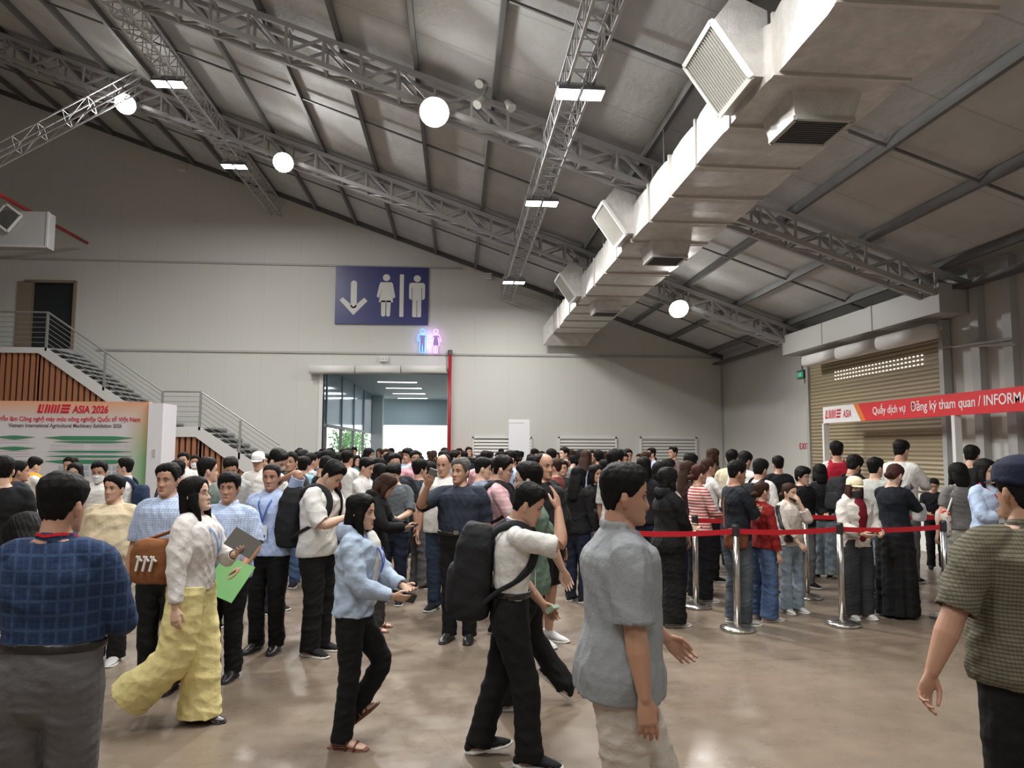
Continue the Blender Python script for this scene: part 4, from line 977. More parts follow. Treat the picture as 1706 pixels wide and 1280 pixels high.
            loft(M, [f_(0, -.05, -.045), f_(0, .0, -.035), f_(0, .06, -.045), f_(.004, .13, -.058), f_(.004, .165, -.062)], [(.03, .03), (.034, .042), (.038, .032), (.044, .018), (.036, .012)], ref=(F.to_3x3() @ Vector((0, 0, 1))), n=14)
    def footM(s, i):
        _, _, _, pit, yaw = s.feet[i]; return Matrix.Translation(s.ank[i]) @ Matrix.Rotation(-R(yaw), 4, 'Z') @ Matrix.Rotation(-R(pit), 4, 'X')
    def shirt(M_self, M, hem=.86, ease=.014, sleeve=.42, sl_ease=.012, sl_hem=.012, collar=None, hemx=.013, arms=(0, 1)):
        s = M_self
        s.torso(M, hem if hem < .94 else 1.0, 1.43, ease, hemx, hollow=hem < .94, flat=True)
        for i in arms:
            P, Q = s.armpath(i, sleeve, sl_ease, sl_hem); loft(M, P, Q, n=18, hollow=True, round_ends=False)
            pass
        if collar is not None: s.collar(M, *collar)
    def surf(s, x, z, front=1, e=.016):
        a, b, yo = lerp_tab(TOR[s.sex], z); a = a * s.wd + e; b = b * s.wd + e; bl = s.belly * math.exp(-((z - 1.05) / .14) ** 2); a += bl * .5; b += bl * .8
        return yo + bl * .6 + front * b * max(1 - (min(abs(x), a * .98) / a) ** 2.25, .02) ** (1 / 2.25)
    def collar(s, M, r=.069, h=.048, drop=.05, th=.009):
        pts, k = [], 22
        base = s.neck; rot = s.Trot()
        for i in range(k + 1):
            a = 2 * math.pi * i / k; f = math.cos(a); pts.append(base + rot @ Vector((r * math.sin(a), r * .92 * f + .006 + .012 * max(f, 0), -.004 - drop * max(f, 0) ** 1.5 - .006 * abs(math.sin(a)))))
        loft(M, pts, [(th, h / 2)] * (k + 1), ref=rot @ Vector((0, 0, 1)), n=10, round_ends=False)
    def pants(s, M, waist=1.025, wease=.012, length=1.0, thigh=.104, knee=.078, hem=.07, crotch=.80, drape=0):
        s.torso(M, .80, waist, wease, ex=2.2)
        for i in (0, 1):
            h0 = s.hip[i].copy(); h0.x *= .82; h0.z += .05; kn, an = s.knee[i], s.ank[i] + Vector((0, 0, -.035))
            th = thigh * (1 + (s.wd - 1) * .8); J = [h0, s.hip[i] + Vector((0, 0, -.07)), kn, kn.lerp(an, .5) + Vector((0, -drape, 0)), an]
            Rr = [(th, th * 1.03), (th, th * 1.05), (knee, knee), ((knee + hem) / 2, (knee + hem) / 2), (hem, hem * 1.08)]
            P, Q = chain(J, Rr)
            if length < 1: n = max(4, int(len(P) * length)); P, Q = P[:n], Q[:n]
            loft(M, P, Q, n=18, hollow=True, round_ends=False)
    def skirt(s, M, waist=1.03, hem=.06, a=.25, b=.24, mid=(.19, .15)):
        w0 = lerp_tab(TOR[s.sex], waist)
        pts = [s.T(Vector((0, 0, waist))), Vector((0, 0, .9 + s.dz)), Vector((0, 0, .5 + hem * .4)), Vector((0, 0, hem + .02)), Vector((0, 0, hem))]
        loft(M, pts, [(w0[0] * s.wd + .012, w0[1] * s.wd + .012), (mid[0], mid[1]), ((mid[0] + a) / 2, (mid[1] + b) / 2), (a, b), (a, b)], n=28, hollow=True, round_ends=False)
_SH = {}
def shoe_mesh(kind):
    """ankle-space shoe and sole"""
    if kind in _SH: return _SH[kind]
    M, S = MB(), MB()
    if kind == 'sandal':
        for y, w_, h in ((.045, .046, .006), (.105, .05, -.028)):
            M.tube([(-w_, y, -.078), (-w_ * .8, y + .005, h - .02), (0, y + .01, h), (w_ * .8, y + .005, h - .02), (w_, y, -.078)], .009, 8)
        M.tube([(-.042, -.03, -.07), (-.036, -.055, -.03), (0, -.07, -.02), (.036, -.055, -.03), (.042, -.03, -.07)], .008, 8)
        for x, sg in ((-.042, 1), (.042, 1)): M.tube([(x, -.03, -.06), (x, .04, -.055)], .007, 8)
        o0 = M.mesh('sandal', True)
        loft(S, [(0, -.085, -.078), (0, -.03, -.08), (0, .06, -.08), (.004, .12, -.08), (.004, .185, -.076)], [(.03, .012), (.038, .014), (.04, .014), (.047, .013), (.03, .010)], ref=(0, 0, 1), n=18, ex=3)
        o1 = S.mesh('sole', True)
    else:
        dress = kind == 'dress'; hi = .022 if not dress else .01
        loft(M, [(0, -.078, -.045), (0, -.055, -.022), (0, 0, -.018), (0, .05, -.034), (.003, .10, -.046), (.004, .15, -.056), (.004, .185, -.062)],
             [(.026, .024), (.038, .045), (.041, .052), (.044, .040), (.048, .028), (.043, .020), (.024, .012)], ref=(0, 0, 1), n=20)
        loft(M, [(0, -.02, -.02), (0, -.022, hi)], [(.040, .046), (.037, .042)], ref=(0, 1, 0), n=18, hollow=True, round_ends=False)
        if kind == 'sneaker':
            for y in (.045, .065, .085): M.tube([(-.022, y, -.004 - (y - .045) * .45), (.022, y, -.004 - (y - .045) * .45)], .0035, 6)
        o0 = remesh(M, 'shoe', .006, 2)
        t = .012 if dress else .018
        loft(S, [(0, -.09, -.078 + t * .4), (0, -.05, -.08 + t * .3), (0, .04, -.08 + t * .3), (.004, .11, -.08 + t * .3), (.005, .17, -.079 + t * .3), (.005, .198, -.074 + t * .4)], [(.020, t * .6), (.041, t * .75), (.042, t * .75), (.051, t * .7), (.042, t * .6), (.018, t * .45)], ref=(0, 0, 1), n=20, ex=3)
        o1 = S.mesh('sole', True)
    _SH[kind] = (o0, o1); return _SH[kind]
# ---- cloth, skin, hair materials
def cloth(col, pat=None, col2=(1, 1, 1), ps=1.0, rough=.85, sheen=0):
    key = 'cloth %s %s %s %s' % (tuple(round(c, 3) for c in col), pat, tuple(round(c, 2) for c in col2), ps)
    if key in MATS: return MATS[key]
    def f(nt, b):
        g = N(nt); v = g.coord(); x, y, z = g.sep(v); S_ = lambda a, fr: g.math('SINE', g.math('MULTIPLY', a, fr * ps)); c = col
        gt = lambda a, t: g.math('GREATER_THAN', a, t)
        if pat == 'grid':
            c = g.mix(g.math('MULTIPLY', gt(S_(z, 2 * math.pi / .015), .35), .8), c, col2); c = g.mix(g.math('MULTIPLY', gt(S_(x, 2 * math.pi / .012), .5), .35), c, col2)
        elif pat == 'plaid':
            xx = g.math('ADD', x, g.math('MULTIPLY', y, .6)); m1 = gt(S_(xx, 2 * math.pi / .055), .82); m2 = gt(S_(z, 2 * math.pi / .055), .82); m3 = gt(S_(xx, 2 * math.pi / .018), .9); m4 = gt(S_(z, 2 * math.pi / .018), .9)
            c = g.mix(g.math('MULTIPLY', g.math('MAXIMUM', m1, m2), .75), c, col2); c = g.mix(g.math('MULTIPLY', g.math('MAXIMUM', m3, m4), .35), c, col2)
        elif pat == 'hstripe': c = g.mix(gt(S_(z, 2 * math.pi / .03), .0), c, col2)
        elif pat == 'thin': c = g.mix(gt(S_(z, 2 * math.pi / .016), .35), c, col2); c = g.mix(g.math('MULTIPLY', gt(S_(x, 2 * math.pi / .02), .6), .4), c, tuple(q * .6 for q in col))
        elif pat == 'pin': c = g.mix(g.math('MULTIPLY', gt(S_(g.math('ADD', x, g.math('MULTIPLY', y, .5)), 2 * math.pi / .014), .3), .6), c, col2)
        elif pat == 'flower': c = g.mix(gt(g.noise(v, 16, 2), .60), c, col2)
        elif pat == 'denim': c = g.mix(g.ramp(g.noise(v, 4, 3), .4, (0, 0, 0), .7, (1, 1, 1)), c, col2)
        elif pat == 'melange': c = g.mix(g.math('MULTIPLY', g.noise(g.scale(v, (1, 1, 3)), 120, 3, .7), .9), c, col2)
        if pat: g.link(c, b.inputs['Base Color'])
        n = g.noise(g.scale(v, (1, 1, 1)), 22, 4, .6); n2 = g.noise(v, 420, 1); g.bump(g.math('ADD', n, g.math('MULTIPLY', n2, .06)), b, .6, .012)
        pass
    return mat(key, col, rough, spec=.25, build=f)
def skin_mat(t=0):
    cols = [(.46, .27, .185), (.40, .225, .15), (.54, .34, .25), (.60, .40, .30), (.34, .18, .115)]
    def f(nt, b):
        g = N(nt); v = g.coord(); n = g.noise(v, 14, 4); c = g.mix(g.math('MULTIPLY', g.ramp(n, .4, (0, 0, 0), .65, (1, 1, 1)), .3), cols[t], tuple(q * s for q, s in zip(cols[t], (1.05, .82, .78))))
        g.link(c, b.inputs['Base Color']); g.bump(g.noise(v, 160, 3), b, .08, .003); b.inputs['Subsurface Weight'].default_value = .0
    return mat('skin %d' % t, cols[t], .5, spec=.4, build=f)
def hair_mat(c='black'):
    cols = {'black': (.0075, .0065, .0065), 'brown': (.035, .018, .012), 'red': (.045, .017, .014), 'grey': (.10, .095, .09)}
    def f(nt, b):
        g = N(nt); v = g.coord(); n = g.noise(g.scale(v, (1, 1, .12)), 90, 4, .7); g.bump(n, b, .7, .004)
        g.link(g.mix(n, tuple(q * .6 for q in cols[c]), tuple(q * 1.6 for q in cols[c])), b.inputs['Base Color'])
    return mat('hair ' + c, cols[c], .62, spec=.12, build=f)
M_EYE = mat('eye white', (.42, .37, .34), .35); M_IRIS = mat('dark iris', (.015, .01, .008), .2); M_LIP = mat('lips', (.36, .13, .115), .45)
M_SOLEW = mat('white rubber', (.6, .6, .57), .6); M_SOLEB = mat('black rubber', (.015, .015, .015), .6)
VOX = {0: (.0046, .0068), 1: (.0078, .0098), 2: (.0125, .0145)}
BLACK, NAVY, WHITE = (.013, .013, .015), (.012, .018, .035), (.66, .66, .64)
INFO = {}
def make_person(label, px, top, Y, rot, group=None, fig=None, up=None, lo=None, hair='short', hc='black', skin=0, shoes='sneaker', shc=BLACK, solec='w', lod=1, extras=(), seed=0, X=None, glasses=False, mask=None, cap=None, belt=None, lanyard=None, badge=True, face=True, H=None, eyes=True, base=None, hairseed=None, dress=False):
    """place a person so that the head's crown is where the photo has it"""
    if Y < 9: Y *= 1.03
    F = Fig(**(fig or {})); p = at(px, top, Y); ht = .012 + (.022 if hair not in ('buzz', 'bald') else 0)
    sc = (H if H else p.z) / (F.top.z + ht)
    rz = R(rot); off = Matrix.Rotation(rz, 3, 'Z') @ Vector((F.top.x, F.top.y, 0)) * sc
    bx, by = (X if X is not None else p.x - off.x), Y - off.y
    root = empty('person', (bx, by, 0), rz); tag(root, label, 'person', group)
    vb, vc = VOX[lod]
    sm = skin_mat(skin)
    M = MB(); F.body(M, lod < 2); link_mesh('body', remesh(M, 'body', vb, 1 if lod < 2 else 1, sc), sm, root)
    # clothes
    kw = dict(up or {}); col = kw.pop('mat', cloth(WHITE)); nm = kw.pop('name', 'shirt'); fold = kw.pop('fold', .0075); hood = kw.pop('hood', False); open_f = kw.pop('under', None); puff = kw.pop('puff', 0)
    if puff: kw['hemx'] = -.022
    tucked = kw.get('hem', .86) >= .94
    if tucked: kw['hemx'] = -.010
    kw_e = kw.get('ease', .014)
    if not tucked and kw_e < .018: kw['ease'] = .018
    M = MB(); F.shirt(M, **kw)
    if hood:
        rt = F.Trot(); loft(M, [F.neck + rt @ Vector(v) for v in ((.085, .045, -.045), (.10, -.02, -.01), (.06, -.085, -.02), (0, -.11, -.035), (-.06, -.085, -.02), (-.10, -.02, -.01), (-.085, .045, -.045))], [(.02, .03), (.03, .042), (.035, .058), (.038, .065), (.035, .058), (.03, .042), (.02, .03)], ref=(0, 0, 1), n=14)
    so = link_mesh(nm, remesh(M, nm, vc, 2, sc, fold, seed, (1, 1, 1.2)), col, root)
    if open_f:
        M = MB(); rt = F.Trot(); pts = [F.T(Vector((0, .0, z))) for z in (.96, 1.1, 1.25, 1.36, 1.42)]
        ys = [lerp_tab(TOR[F.sex], z)[1] * F.wd + kw.get('ease', .014) + .0 for z in (.96, 1.1, 1.25, 1.36, 1.42)]
        loft(M, [p_ + Vector((0, y_ - .025, 0)) for p_, y_ in zip(pts, ys)], [(.04, .034), (.06, .037), (.078, .040), (.078, .042), (.06, .03)], n=14)
        link_mesh('inner_shirt', remesh(M, 'inner_shirt', vc, 1, sc), open_f, root)
    kw = dict(lo or {}); col = kw.pop('mat', cloth(BLACK)); typ = kw.pop('type', 'trousers')
    if typ != 'skirt' and not tucked: kw['wease'] = 0.0
    if typ != 'skirt' and tucked: kw['wease'] = .013
    fold = kw.pop('fold', .007); M = MB()
    if typ == 'skirt': F.skirt(M, **kw)
    else: F.pants(M, **kw)
    def sf(co):
        if typ != 'skirt': return co
        a = np.arctan2(co[:, 0], co[:, 1]); k = np.clip((.95 - co[:, 2]) / .8, 0, 1); d = (np.sin(a * 9 + seed) * .014 + np.sin(a * 17) * .006) * k; r = np.hypot(co[:, 0], co[:, 1]) + 1e-6
        o_ = co.copy(); o_[:, 0] += co[:, 0] / r * d; o_[:, 1] += co[:, 1] / r * d; return o_
    link_mesh('skirt' if typ == 'skirt' else typ, remesh(M, 'trousers', vc, 2, sc, fold, seed + 5, (1, 1, 2.4), sf), col, root)
    if belt:
        M = MB(); F.torso(M, 1.0, 1.036, .023, flat=True); bo = link_mesh('belt', remesh(M, 'belt', .0085, 1, sc), mat('leather', (.012, .010, .009), .35), root)
        q = F.T(Vector((0, 0, 1.018))); y_ = lerp_tab(TOR[F.sex], 1.018)[1] * F.wd + F.belly * .8 * .87 + F.belly * .5 + .02
        if belt == 'buckle': link_mesh('buckle', MB().box(-.022, -.004, -.018, .022, .006, .018).mesh('buckle'), mat('buckle metal', (.4, .38, .33), .3, .9), bo, Matrix.Translation((q + Vector((0, y_, 0))) * sc))
    HMs = Matrix.Translation(F.HM.to_translation() * sc) @ F.HM.to_3x3().to_4x4() @ Matrix.Scale(sc, 4)
    link_mesh('hair', hair_cached(hair, (seed % 3 if hairseed is None else hairseed)), hair_mat(hc), root, HMs)
    if face and lod < 2:
        ey = ('eye', 'eyebrow') 
        for sd in 'LR':
            if eyes:
                e = link_mesh('eye', feat('eye' + sd), M_EYE, root, HMs); link_mesh('iris', feat('iris' + sd), M_IRIS, e)
                link_mesh('eyelid', feat('lid' + sd), mat('lash line', (.05, .03, .025), .6), e)
            link_mesh('eyebrow', feat('brow' + sd), hair_mat('black'), root, HMs)
        if mask not in ('w', 'k'): link_mesh('lips', feat('lips'), M_LIP, root, HMs)
    elif face and lod == 2:
        for sd in 'LR': link_mesh('eye', feat('lid' + sd), M_IRIS, root, HMs)
        for sd in 'LR': link_mesh('eyebrow', feat('brow' + sd), hair_mat('black'), root, HMs)
    if mask: link_mesh('face_mask', feat('chinmask' if mask == 'chin' else 'mask'), mat('mask white', (.68, .7, .72), .7) if mask == 'w' else mat('mask black', (.02, .02, .022), .7), root, HMs)
    if glasses: link_mesh('glasses', feat('glasses'), M_BLACK if glasses != 'wire' else mat('wire rim', (.3, .25, .2), .3, .8), root, HMs)
    if cap: link_mesh('cap', feat('cap'), cap, root, HMs)
    s0, s1 = shoe_mesh(shoes); scm = cloth(shc) if shoes == 'sneaker' else mat('shoe %s %.2f' % (shoes, shc[0]), shc, .35)
    for i in (0, 1):
        m4 = F.footM(i); m4 = Matrix.Translation(m4.to_translation() * sc) @ m4.to_3x3().to_4x4() @ Matrix.Scale(sc, 4) @ Matrix.Diagonal((1 if i == 0 else -1, 1, 1, 1)) if False else Matrix.Translation(m4.to_translation() * sc) @ m4.to_3x3().to_4x4() @ Matrix.Scale(sc, 4)
        so_ = link_mesh('sandal' if shoes == 'sandal' else 'shoe', s0, scm, root, m4)
        if lod < 2: link_mesh('sole', s1, M_SOLEW if solec == 'w' else (M_SOLEB if solec == 'k' else mat('brown sole', (.16, .06, .035), .6)), so_)
    if lanyard:
        rt = F.Trot(); bk = lambda v: (F.T(Vector(v))) * sc
        e = max((up or {}).get('ease', .014), .018) + .008 + (up or {}).get('fold', .0075) * .7; fy = lambda z: lerp_tab(TOR[F.sex], z)[1] * F.wd + lerp_tab(TOR[F.sex], z)[2] + e + F.belly * 1.3 * math.exp(-((z - 1.05) / .14) ** 2)
        zb = 1.16; pts = [(0, -.085, 1.455), (.055, -.06, 1.462), (.078, .0, 1.45), (.07, .055, 1.41), (.05, fy(1.33), 1.33), (.02, fy(1.24) + .004, 1.24), (0, fy(zb) + .006, zb)]
        pts2 = pts[:-1] + [pts[-1]] + [(-x_, y_, z_) for x_, y_, z_ in pts[:-1]][::-1]
        M = MB(); P2 = [bk(v) for v in pts2]; P2, Q2 = chain(P2, [(.0012, .006)] * len(P2), .02, 1)
        for j in range(len(P2) - 1):
            dirn = P2[j + 1] - P2[j]; outw = Vector((P2[j].x, P2[j].y + .03, .02)).normalized(); M.bar(P2[j], P2[j + 1] + dirn * .1, .003, .012, up=dirn.cross(outw))
        lo_ = M.build('lanyard', lanyard, root)
        if badge:
            q = F.T(Vector((0, fy(1.08) + .012, 1.08))) * sc
            b_ = link_mesh('badge', MB().box(-.042, -.002, -.06, .042, .002, .06).mesh('badge'), mat('badge white', (.75, .76, .8), .25), lo_, Matrix.Translation(q) @ Matrix.Rotation(-F.lean, 4, 'X')); link_mesh('badge_print', MB().box(-.03, .002, -.045, .03, .003, -.02).mesh('bp'), mat('badge blue', (.08, .12, .35), .4), b_)
    info = dict(root=root, F=F, sc=sc, rz=rz); INFO[label] = info
    world = Matrix.Translation((bx, by, 0)) @ Matrix.Rotation(rz, 4, 'Z'); info['world'] = world
    for ex in extras: ex(info)
    return info
# ---- things people carry (top-level objects)
def held(info, i, name, label, cat, build, off=(0, .03, .07), rot=(0, 0, 0), group=None):
    """put a thing in hand i: build(root) makes parts in a frame x = thumb side, y = palm normal, z = fingers"""
    F, sc = info['F'], info['sc']; m = Matrix.Translation(F.wri[i] * sc) @ F.HF[i].to_4x4() @ Matrix.Translation(Vector(off) * sc) @ Matrix.Rotation(R(rot[2]), 4, 'Z') @ Matrix.Rotation(R(rot[1]), 4, 'Y') @ Matrix.Rotation(R(rot[0]), 4, 'X')
    t = empty(name); t.matrix_world = info['world'] @ m; tag(t, label, cat, group); build(t); return t
def phone(label, i=0, off=(0, .022, .075), rot=(0, 0, 0), col=M_BLACK):
    def b(t):
        MB().box(-.037, -.004, -.075, .037, .004, .075).build('body', col, t); MB().box(-.034, .004, -.070, .034, .0048, .070).build('screen', mat('phone screen', (.05, .06, .08), .1), t)
    return lambda info: held(info, i, 'phone', label, 'phone', b, off, rot, 'phones held in the crowd')
def rbox(M, c, hx, hy, hz, ex=3.4, top=.75, n=24):
    """soft upright box"""
    zs = [(-1, .70), (-.93, .92), (-.6, 1.02), (0, 1.03), (.5, .98), (.8, .88), (.95, .7), (1, .5)]
    loft(M, [Vector(c) + Vector((0, 0, z * hz)) for z, _ in zs], [(hx * k * (1 if z < .3 else 1 - (1 - top) * (z - .3) / .7 * .6), hy * k) for z, k in zs], n=n, ex=ex, round_ends=False)
def sleeve_stripes(i=0):
    """three dark tapes down the outside of a sleeve, parts of the wearer"""
    def f(info):
        F, sc = info['F'], info['sc']; P, Q = F.armpath(i, .8, .034, -.004); sx = (1, -1)[i]
        for k in (-1, 0, 1):
            vs, fs = [], []
            for j in range(3, len(P)):
                d_ = (P[min(j + 1, len(P) - 1)] - P[j - 1]).normalized(); o_ = Vector((sx, .25, .1)); o_ = (o_ - d_ * o_.dot(d_)).normalized(); w_ = d_.cross(o_).normalized(); c = P[j] + (o_ * .97 + w_ * .26 * k).normalized() * (Q[j][0] + .004)
                vs += [(c - w_ * .006) * sc, (c + w_ * .006) * sc, (c + w_ * .006 - o_ * .012) * sc, (c - w_ * .006 - o_ * .012) * sc]
            for j in range(len(vs) // 4 - 1):
                for e in range(4): fs.append((j * 4 + e, j * 4 + (e + 1) % 4, j * 4 + 4 + (e + 1) % 4, j * 4 + 4 + e))
            MB().add(vs, fs).build('sleeve_stripe', cloth((.02, .02, .035)), info['root'], True)
    return f
def backpack(label, m=None, size=(.15, .085, .23), zc=1.20, strapm=None, yoff=0, droop=0, mark=None, ease=.016):
    def f(info):
        F, sc, root = info['F'], info['sc'], info['root']; m_ = m or cloth((.016, .016, .018))
        t = empty('backpack'); t.matrix_world = info['world']; tag(t, label, 'backpack')
        a, b, yo = lerp_tab(TOR[F.sex], 1.2); yb = yo - b * F.wd - .026 - size[1] * .9 - yoff
        M = MB(); rbox(M, (0, yb, zc), *size); M.v = [tuple(F.T(Vector(v))) for v in M.v]; link_mesh('pack_body', remesh(M, 'pack_body', .009, 2, sc, .005, 3), m_, t)
        M = MB(); rbox(M, (0, yb - size[1] * .85, zc - size[2] * .35), size[0] * .8, size[1] * .45, size[2] * .5); M.v = [tuple(F.T(Vector(v))) for v in M.v]; pk = link_mesh('front_pocket', remesh(M, 'front_pocket', .009, 2, sc, .003, 4), m_, t)
        if mark: MB().bar((-.05, 0, 0), (-.01, 0, .05), .014).bar((-.03, 0, -.03), (.02, 0, .03), .014).build('white_mark', M_WHITE, pk, loc=F.T(Vector((-.03, yb - size[1] * 1.32, zc - .12))) * sc)
        for i, sx in enumerate((1, -1)):
            sh = .105 if F.sex == 'm' else .09; fy = .115 * F.wd + .035 + F.belly * .3; bq = b * F.wd
            S_ = lambda x, z, f=1: F.surf(x, z, f, ease + .016)
            pts = [(sx * sh * .7, yb + size[1] * .7, zc + size[2] * .75), (sx * sh * .85, S_(sh, 1.36, -1) - .01, 1.40), (sx * sh * .9, -.01, 1.432 + ease), (sx * sh, S_(sh, 1.36) * .9, 1.395 + ease * .4), (sx * sh * 1.05, S_(sh, 1.30) + .002, 1.31), (sx * sh * 1.2, S_(sh * 1.2, 1.2) + .004, 1.2), (sx * (.165 * F.wd + ease), .03, 1.10), (sx * (.165 * F.wd + ease), -.06, 1.06), (sx * size[0] * .85, yb + size[1] * .4, zc - size[2] * .7)]
            P, Q = chain([F.T(Vector(v)) for v in pts], [(.028, .007)] * 4 + [(.028, .007)] * 2 + [(.014, .004)] * 3, .03, 3)
            M = MB(); 
            for j in range(len(P) - 1):
                pass
            vs, fs = [], []
            for j, p_ in enumerate(P):
                d_ = (P[min(j + 1, len(P) - 1)] - P[max(j - 1, 0)]).normalized(); c_ = F.T(Vector((0, 0, p_.z - F.dz))); o_ = (p_ - c_); o_.z = .05 if p_.z > 1.40 + F.dz else 0; o_ = (o_ - d_ * o_.dot(d_)).normalized() if o_.length > .01 else Vector((0, 0, 1)); w_ = d_.cross(o_).normalized()
                hw, ht = Q[j]
                for (q1, q2) in ((-1, -1), (1, -1), (1, 1), (-1, 1)): vs.append((p_ + w_ * hw * q1 + o_ * ht * q2) * sc)
            for j in range(len(P) - 1):
                for e in range(4): fs.append((j * 4 + e, j * 4 + (e + 1) % 4, j * 4 + 4 + (e + 1) % 4, j * 4 + 4 + e))
            M.add(vs, fs + [(3, 2, 1, 0), tuple(len(vs) - 4 + k for k in range(4))]); M.build('strap', strapm or m_, t, True)
        return t
    return f
BLACK = (.008, .008, .009)
# ------------------------------------------------------------------ carried things
def bag(label, i, off, size, m, strap=None, cat='bag', name='shoulder_bag', zc=1.0, mark=None, flat=False):
    """soft bag hung from shoulder i at side offset off=(x, y)"""
    def f(info):
        F, sc = info['F'], info['sc']; t = empty(name); t.matrix_world = info['world']; tag(t, label, cat)
        sx = (1, -1)[i]; c = F.T(Vector((sx * off[0], off[1], zc))); M = MB(); rbox(M, (0, 0, 0), *size, ex=3.4, top=.95)
        b_ = link_mesh('bag_body', remesh(M, 'bag_body', .009, 2, sc, .005, 9), m, t, Matrix.Translation(c * sc))
        if strap:
            sh = F.neck.lerp(F.sh[i], .72) + Vector((0, 0, .055)) if strap != 'cross' else F.neck.lerp(F.sh[1 - i], .45) + Vector((0, 0, .05))
            M = MB(); e = .02
            if strap == 'cross': M.tube(chain([(c + Vector((-sx * size[0] * .2, size[1], size[2]))) * sc, F.T(Vector((sx * .11, F.surf(.11, 1.12, 1, .03), 1.12))) * sc, F.T(Vector((0, F.surf(0, 1.28, 1, .03), 1.28))) * sc, F.T(Vector((-sx * .07, F.surf(.07, 1.37, 1, .03), 1.38))) * sc, sh * sc, F.T(Vector((0, F.surf(0, 1.28, -1, .03), 1.28))) * sc, (c + Vector((-sx * size[0] * .2, -size[1], size[2]))) * sc], [(.01, .01)] * 7, .03, 2)[0], .0075 * sc, 6)
            else: M.tube(chain([(c + Vector((0, size[1] * .8, size[2] * .8))) * sc, (sh + Vector((0, .055, -.10))) * sc, sh * sc, (sh + Vector((0, -.07, -.10))) * sc, (c + Vector((0, -size[1] * .8, size[2] * .8))) * sc], [(.01, .01)] * 5, .03, 2)[0], .012 * sc, 6)
            M.build('strap', m if not flat else M_WHITE, t, True)
        if mark:
            M = MB(); y0 = size[1] * 1.05
            for k in range(3): M.bar((sx * size[0] * 1.04, -.06 + k * .045, -.05), (sx * size[0] * 1.04, -.04 + k * .045, .04), .012).bar((sx * size[0] * 1.04, -.06 + k * .045, .04), (sx * size[0] * 1.04, -.02 + k * .045, .01), .010)
            M.build('printed_mark', mark, b_, loc=None)
    return f
def sheet(label, i, w_, h_, m, name='leaflet', cat='leaflet', off=(0, .03, .10), rot=(0, 0, 0), th=.002):
    def b(t): MB().box(-w_ / 2, -th, -h_ / 2, w_ / 2, th, h_ / 2).build('sheet', m, t)
    return lambda info: held(info, i, name, label, cat, b, off, rot)
def cl(r, g, b_, *a, **k):
    f = lambda c: ((c / 255 + .055) / 1.055) ** 2.4 if c > 10 else c / 3294
    a = list(a)
    if len(a) > 1: a[1] = tuple(f(c) for c in a[1])
    return cloth((f(r), f(g), f(b_)), *a, **k)
BLK = cloth(BLACK); NVY = cl(30, 36, 52); WHT = cl(212, 210, 206); LBL = cl(168, 184, 214, 'thin', (190, 202, 226)); DEN = cl(62, 82, 116, 'denim', (92, 112, 146)); LDEN = cl(130, 148, 162, 'denim', (165, 178, 188)); GDEN = cl(70, 76, 84, 'denim', (96, 102, 110)); GRY = cl(98, 98, 98)
WALK = ((.085, .26, .085, 12, 4), (-.085, -.28, .125, -32, -4))
BOOTK = dict(shoes='dress', shc=(.012, .011, .011), solec='k')
# ------------------------------------------------------------------ foreground walkers
make_person('man in a dark blue plaid shirt and grey trousers seen from behind, left', 112, 781, 3.0, -4, fig=dict(wd=1.08, belly=.02, head=(-8, 6, 0), arms=('hold', 'hold')),
    up=dict(mat=cl(32, 48, 78, 'plaid', (56, 76, 108)), sleeve=.62, hem=.97, ease=.024, sl_ease=.020, sl_hem=.008, collar=(.067, .046, .02, .009), fold=.006), lo=dict(mat=cl(92, 90, 90), thigh=.112, knee=.088, hem=.08, fold=.006), hair='short', lod=0, seed=3, belt='plain', lanyard=cl(170, 26, 44), badge=False, skin=0, **BOOTK)
make_person('woman in a black dress bending behind the man in the plaid shirt, lower left corner', 34, 850, 3.75, 60, H=1.40, fig=dict(sex='f', lean=12, bend=14, head=(0, 35, 0), arms=('hold', 'hold')), up=dict(mat=BLK, sleeve=.4, hem=.8), lo=dict(type='skirt', mat=BLK, hem=.42, a=.2, b=.19), hair='bob', lod=0, seed=5, skin=3, shoes='dress', shc=(.02, .02, .02), solec='k',
    extras=[sheet('white printed sheet held low at the left edge behind the plaid shirt', 1, .15, .21, mat('paper', (.7, .7, .7), .6), off=(0, .02, .12))])
make_person('woman in white blouse and wide yellow trousers striding to the right', 322, 790, 4.8, -100, fig=dict(sex='f', head=(2, -12, 0), arms=('down', ((.05, .28, 1.17), (.9, -.3, -1), (-.4, -.3, .9))), feet=((.085, -.36, .235, -50, 4), (-.075, .05, .08, 0, 0)), lean=2),
    up=dict(mat=cl(214, 210, 206), sleeve=.93, hem=.93, ease=.045, sl_ease=.038, sl_hem=-.022, name='blouse', fold=.011, hemx=-.015), lo=dict(mat=cl(226, 213, 150), thigh=.122, knee=.125, hem=.14, fold=.010), hair='longer', lod=0, seed=2, skin=3, glasses='wire', shoes='dress', shc=(.03, .03, .035), solec='k', lanyard=cl(120, 150, 200), badge=False,
    extras=[bag('brown leather shoulder bag with white mark behind the woman in yellow trousers', 0, (.14, -.20), (.10, .15, .15), cl(128, 82, 50), strap='side', zc=1.13, mark=M_WHITE), sheet('open dark printed brochure held by the woman in yellow trousers', 1, .13, .19, mat('brochure print', (.07, .06, .05), .6), 'brochure', 'brochure', off=(.05, .05, .10), rot=(70, 0, 20))])
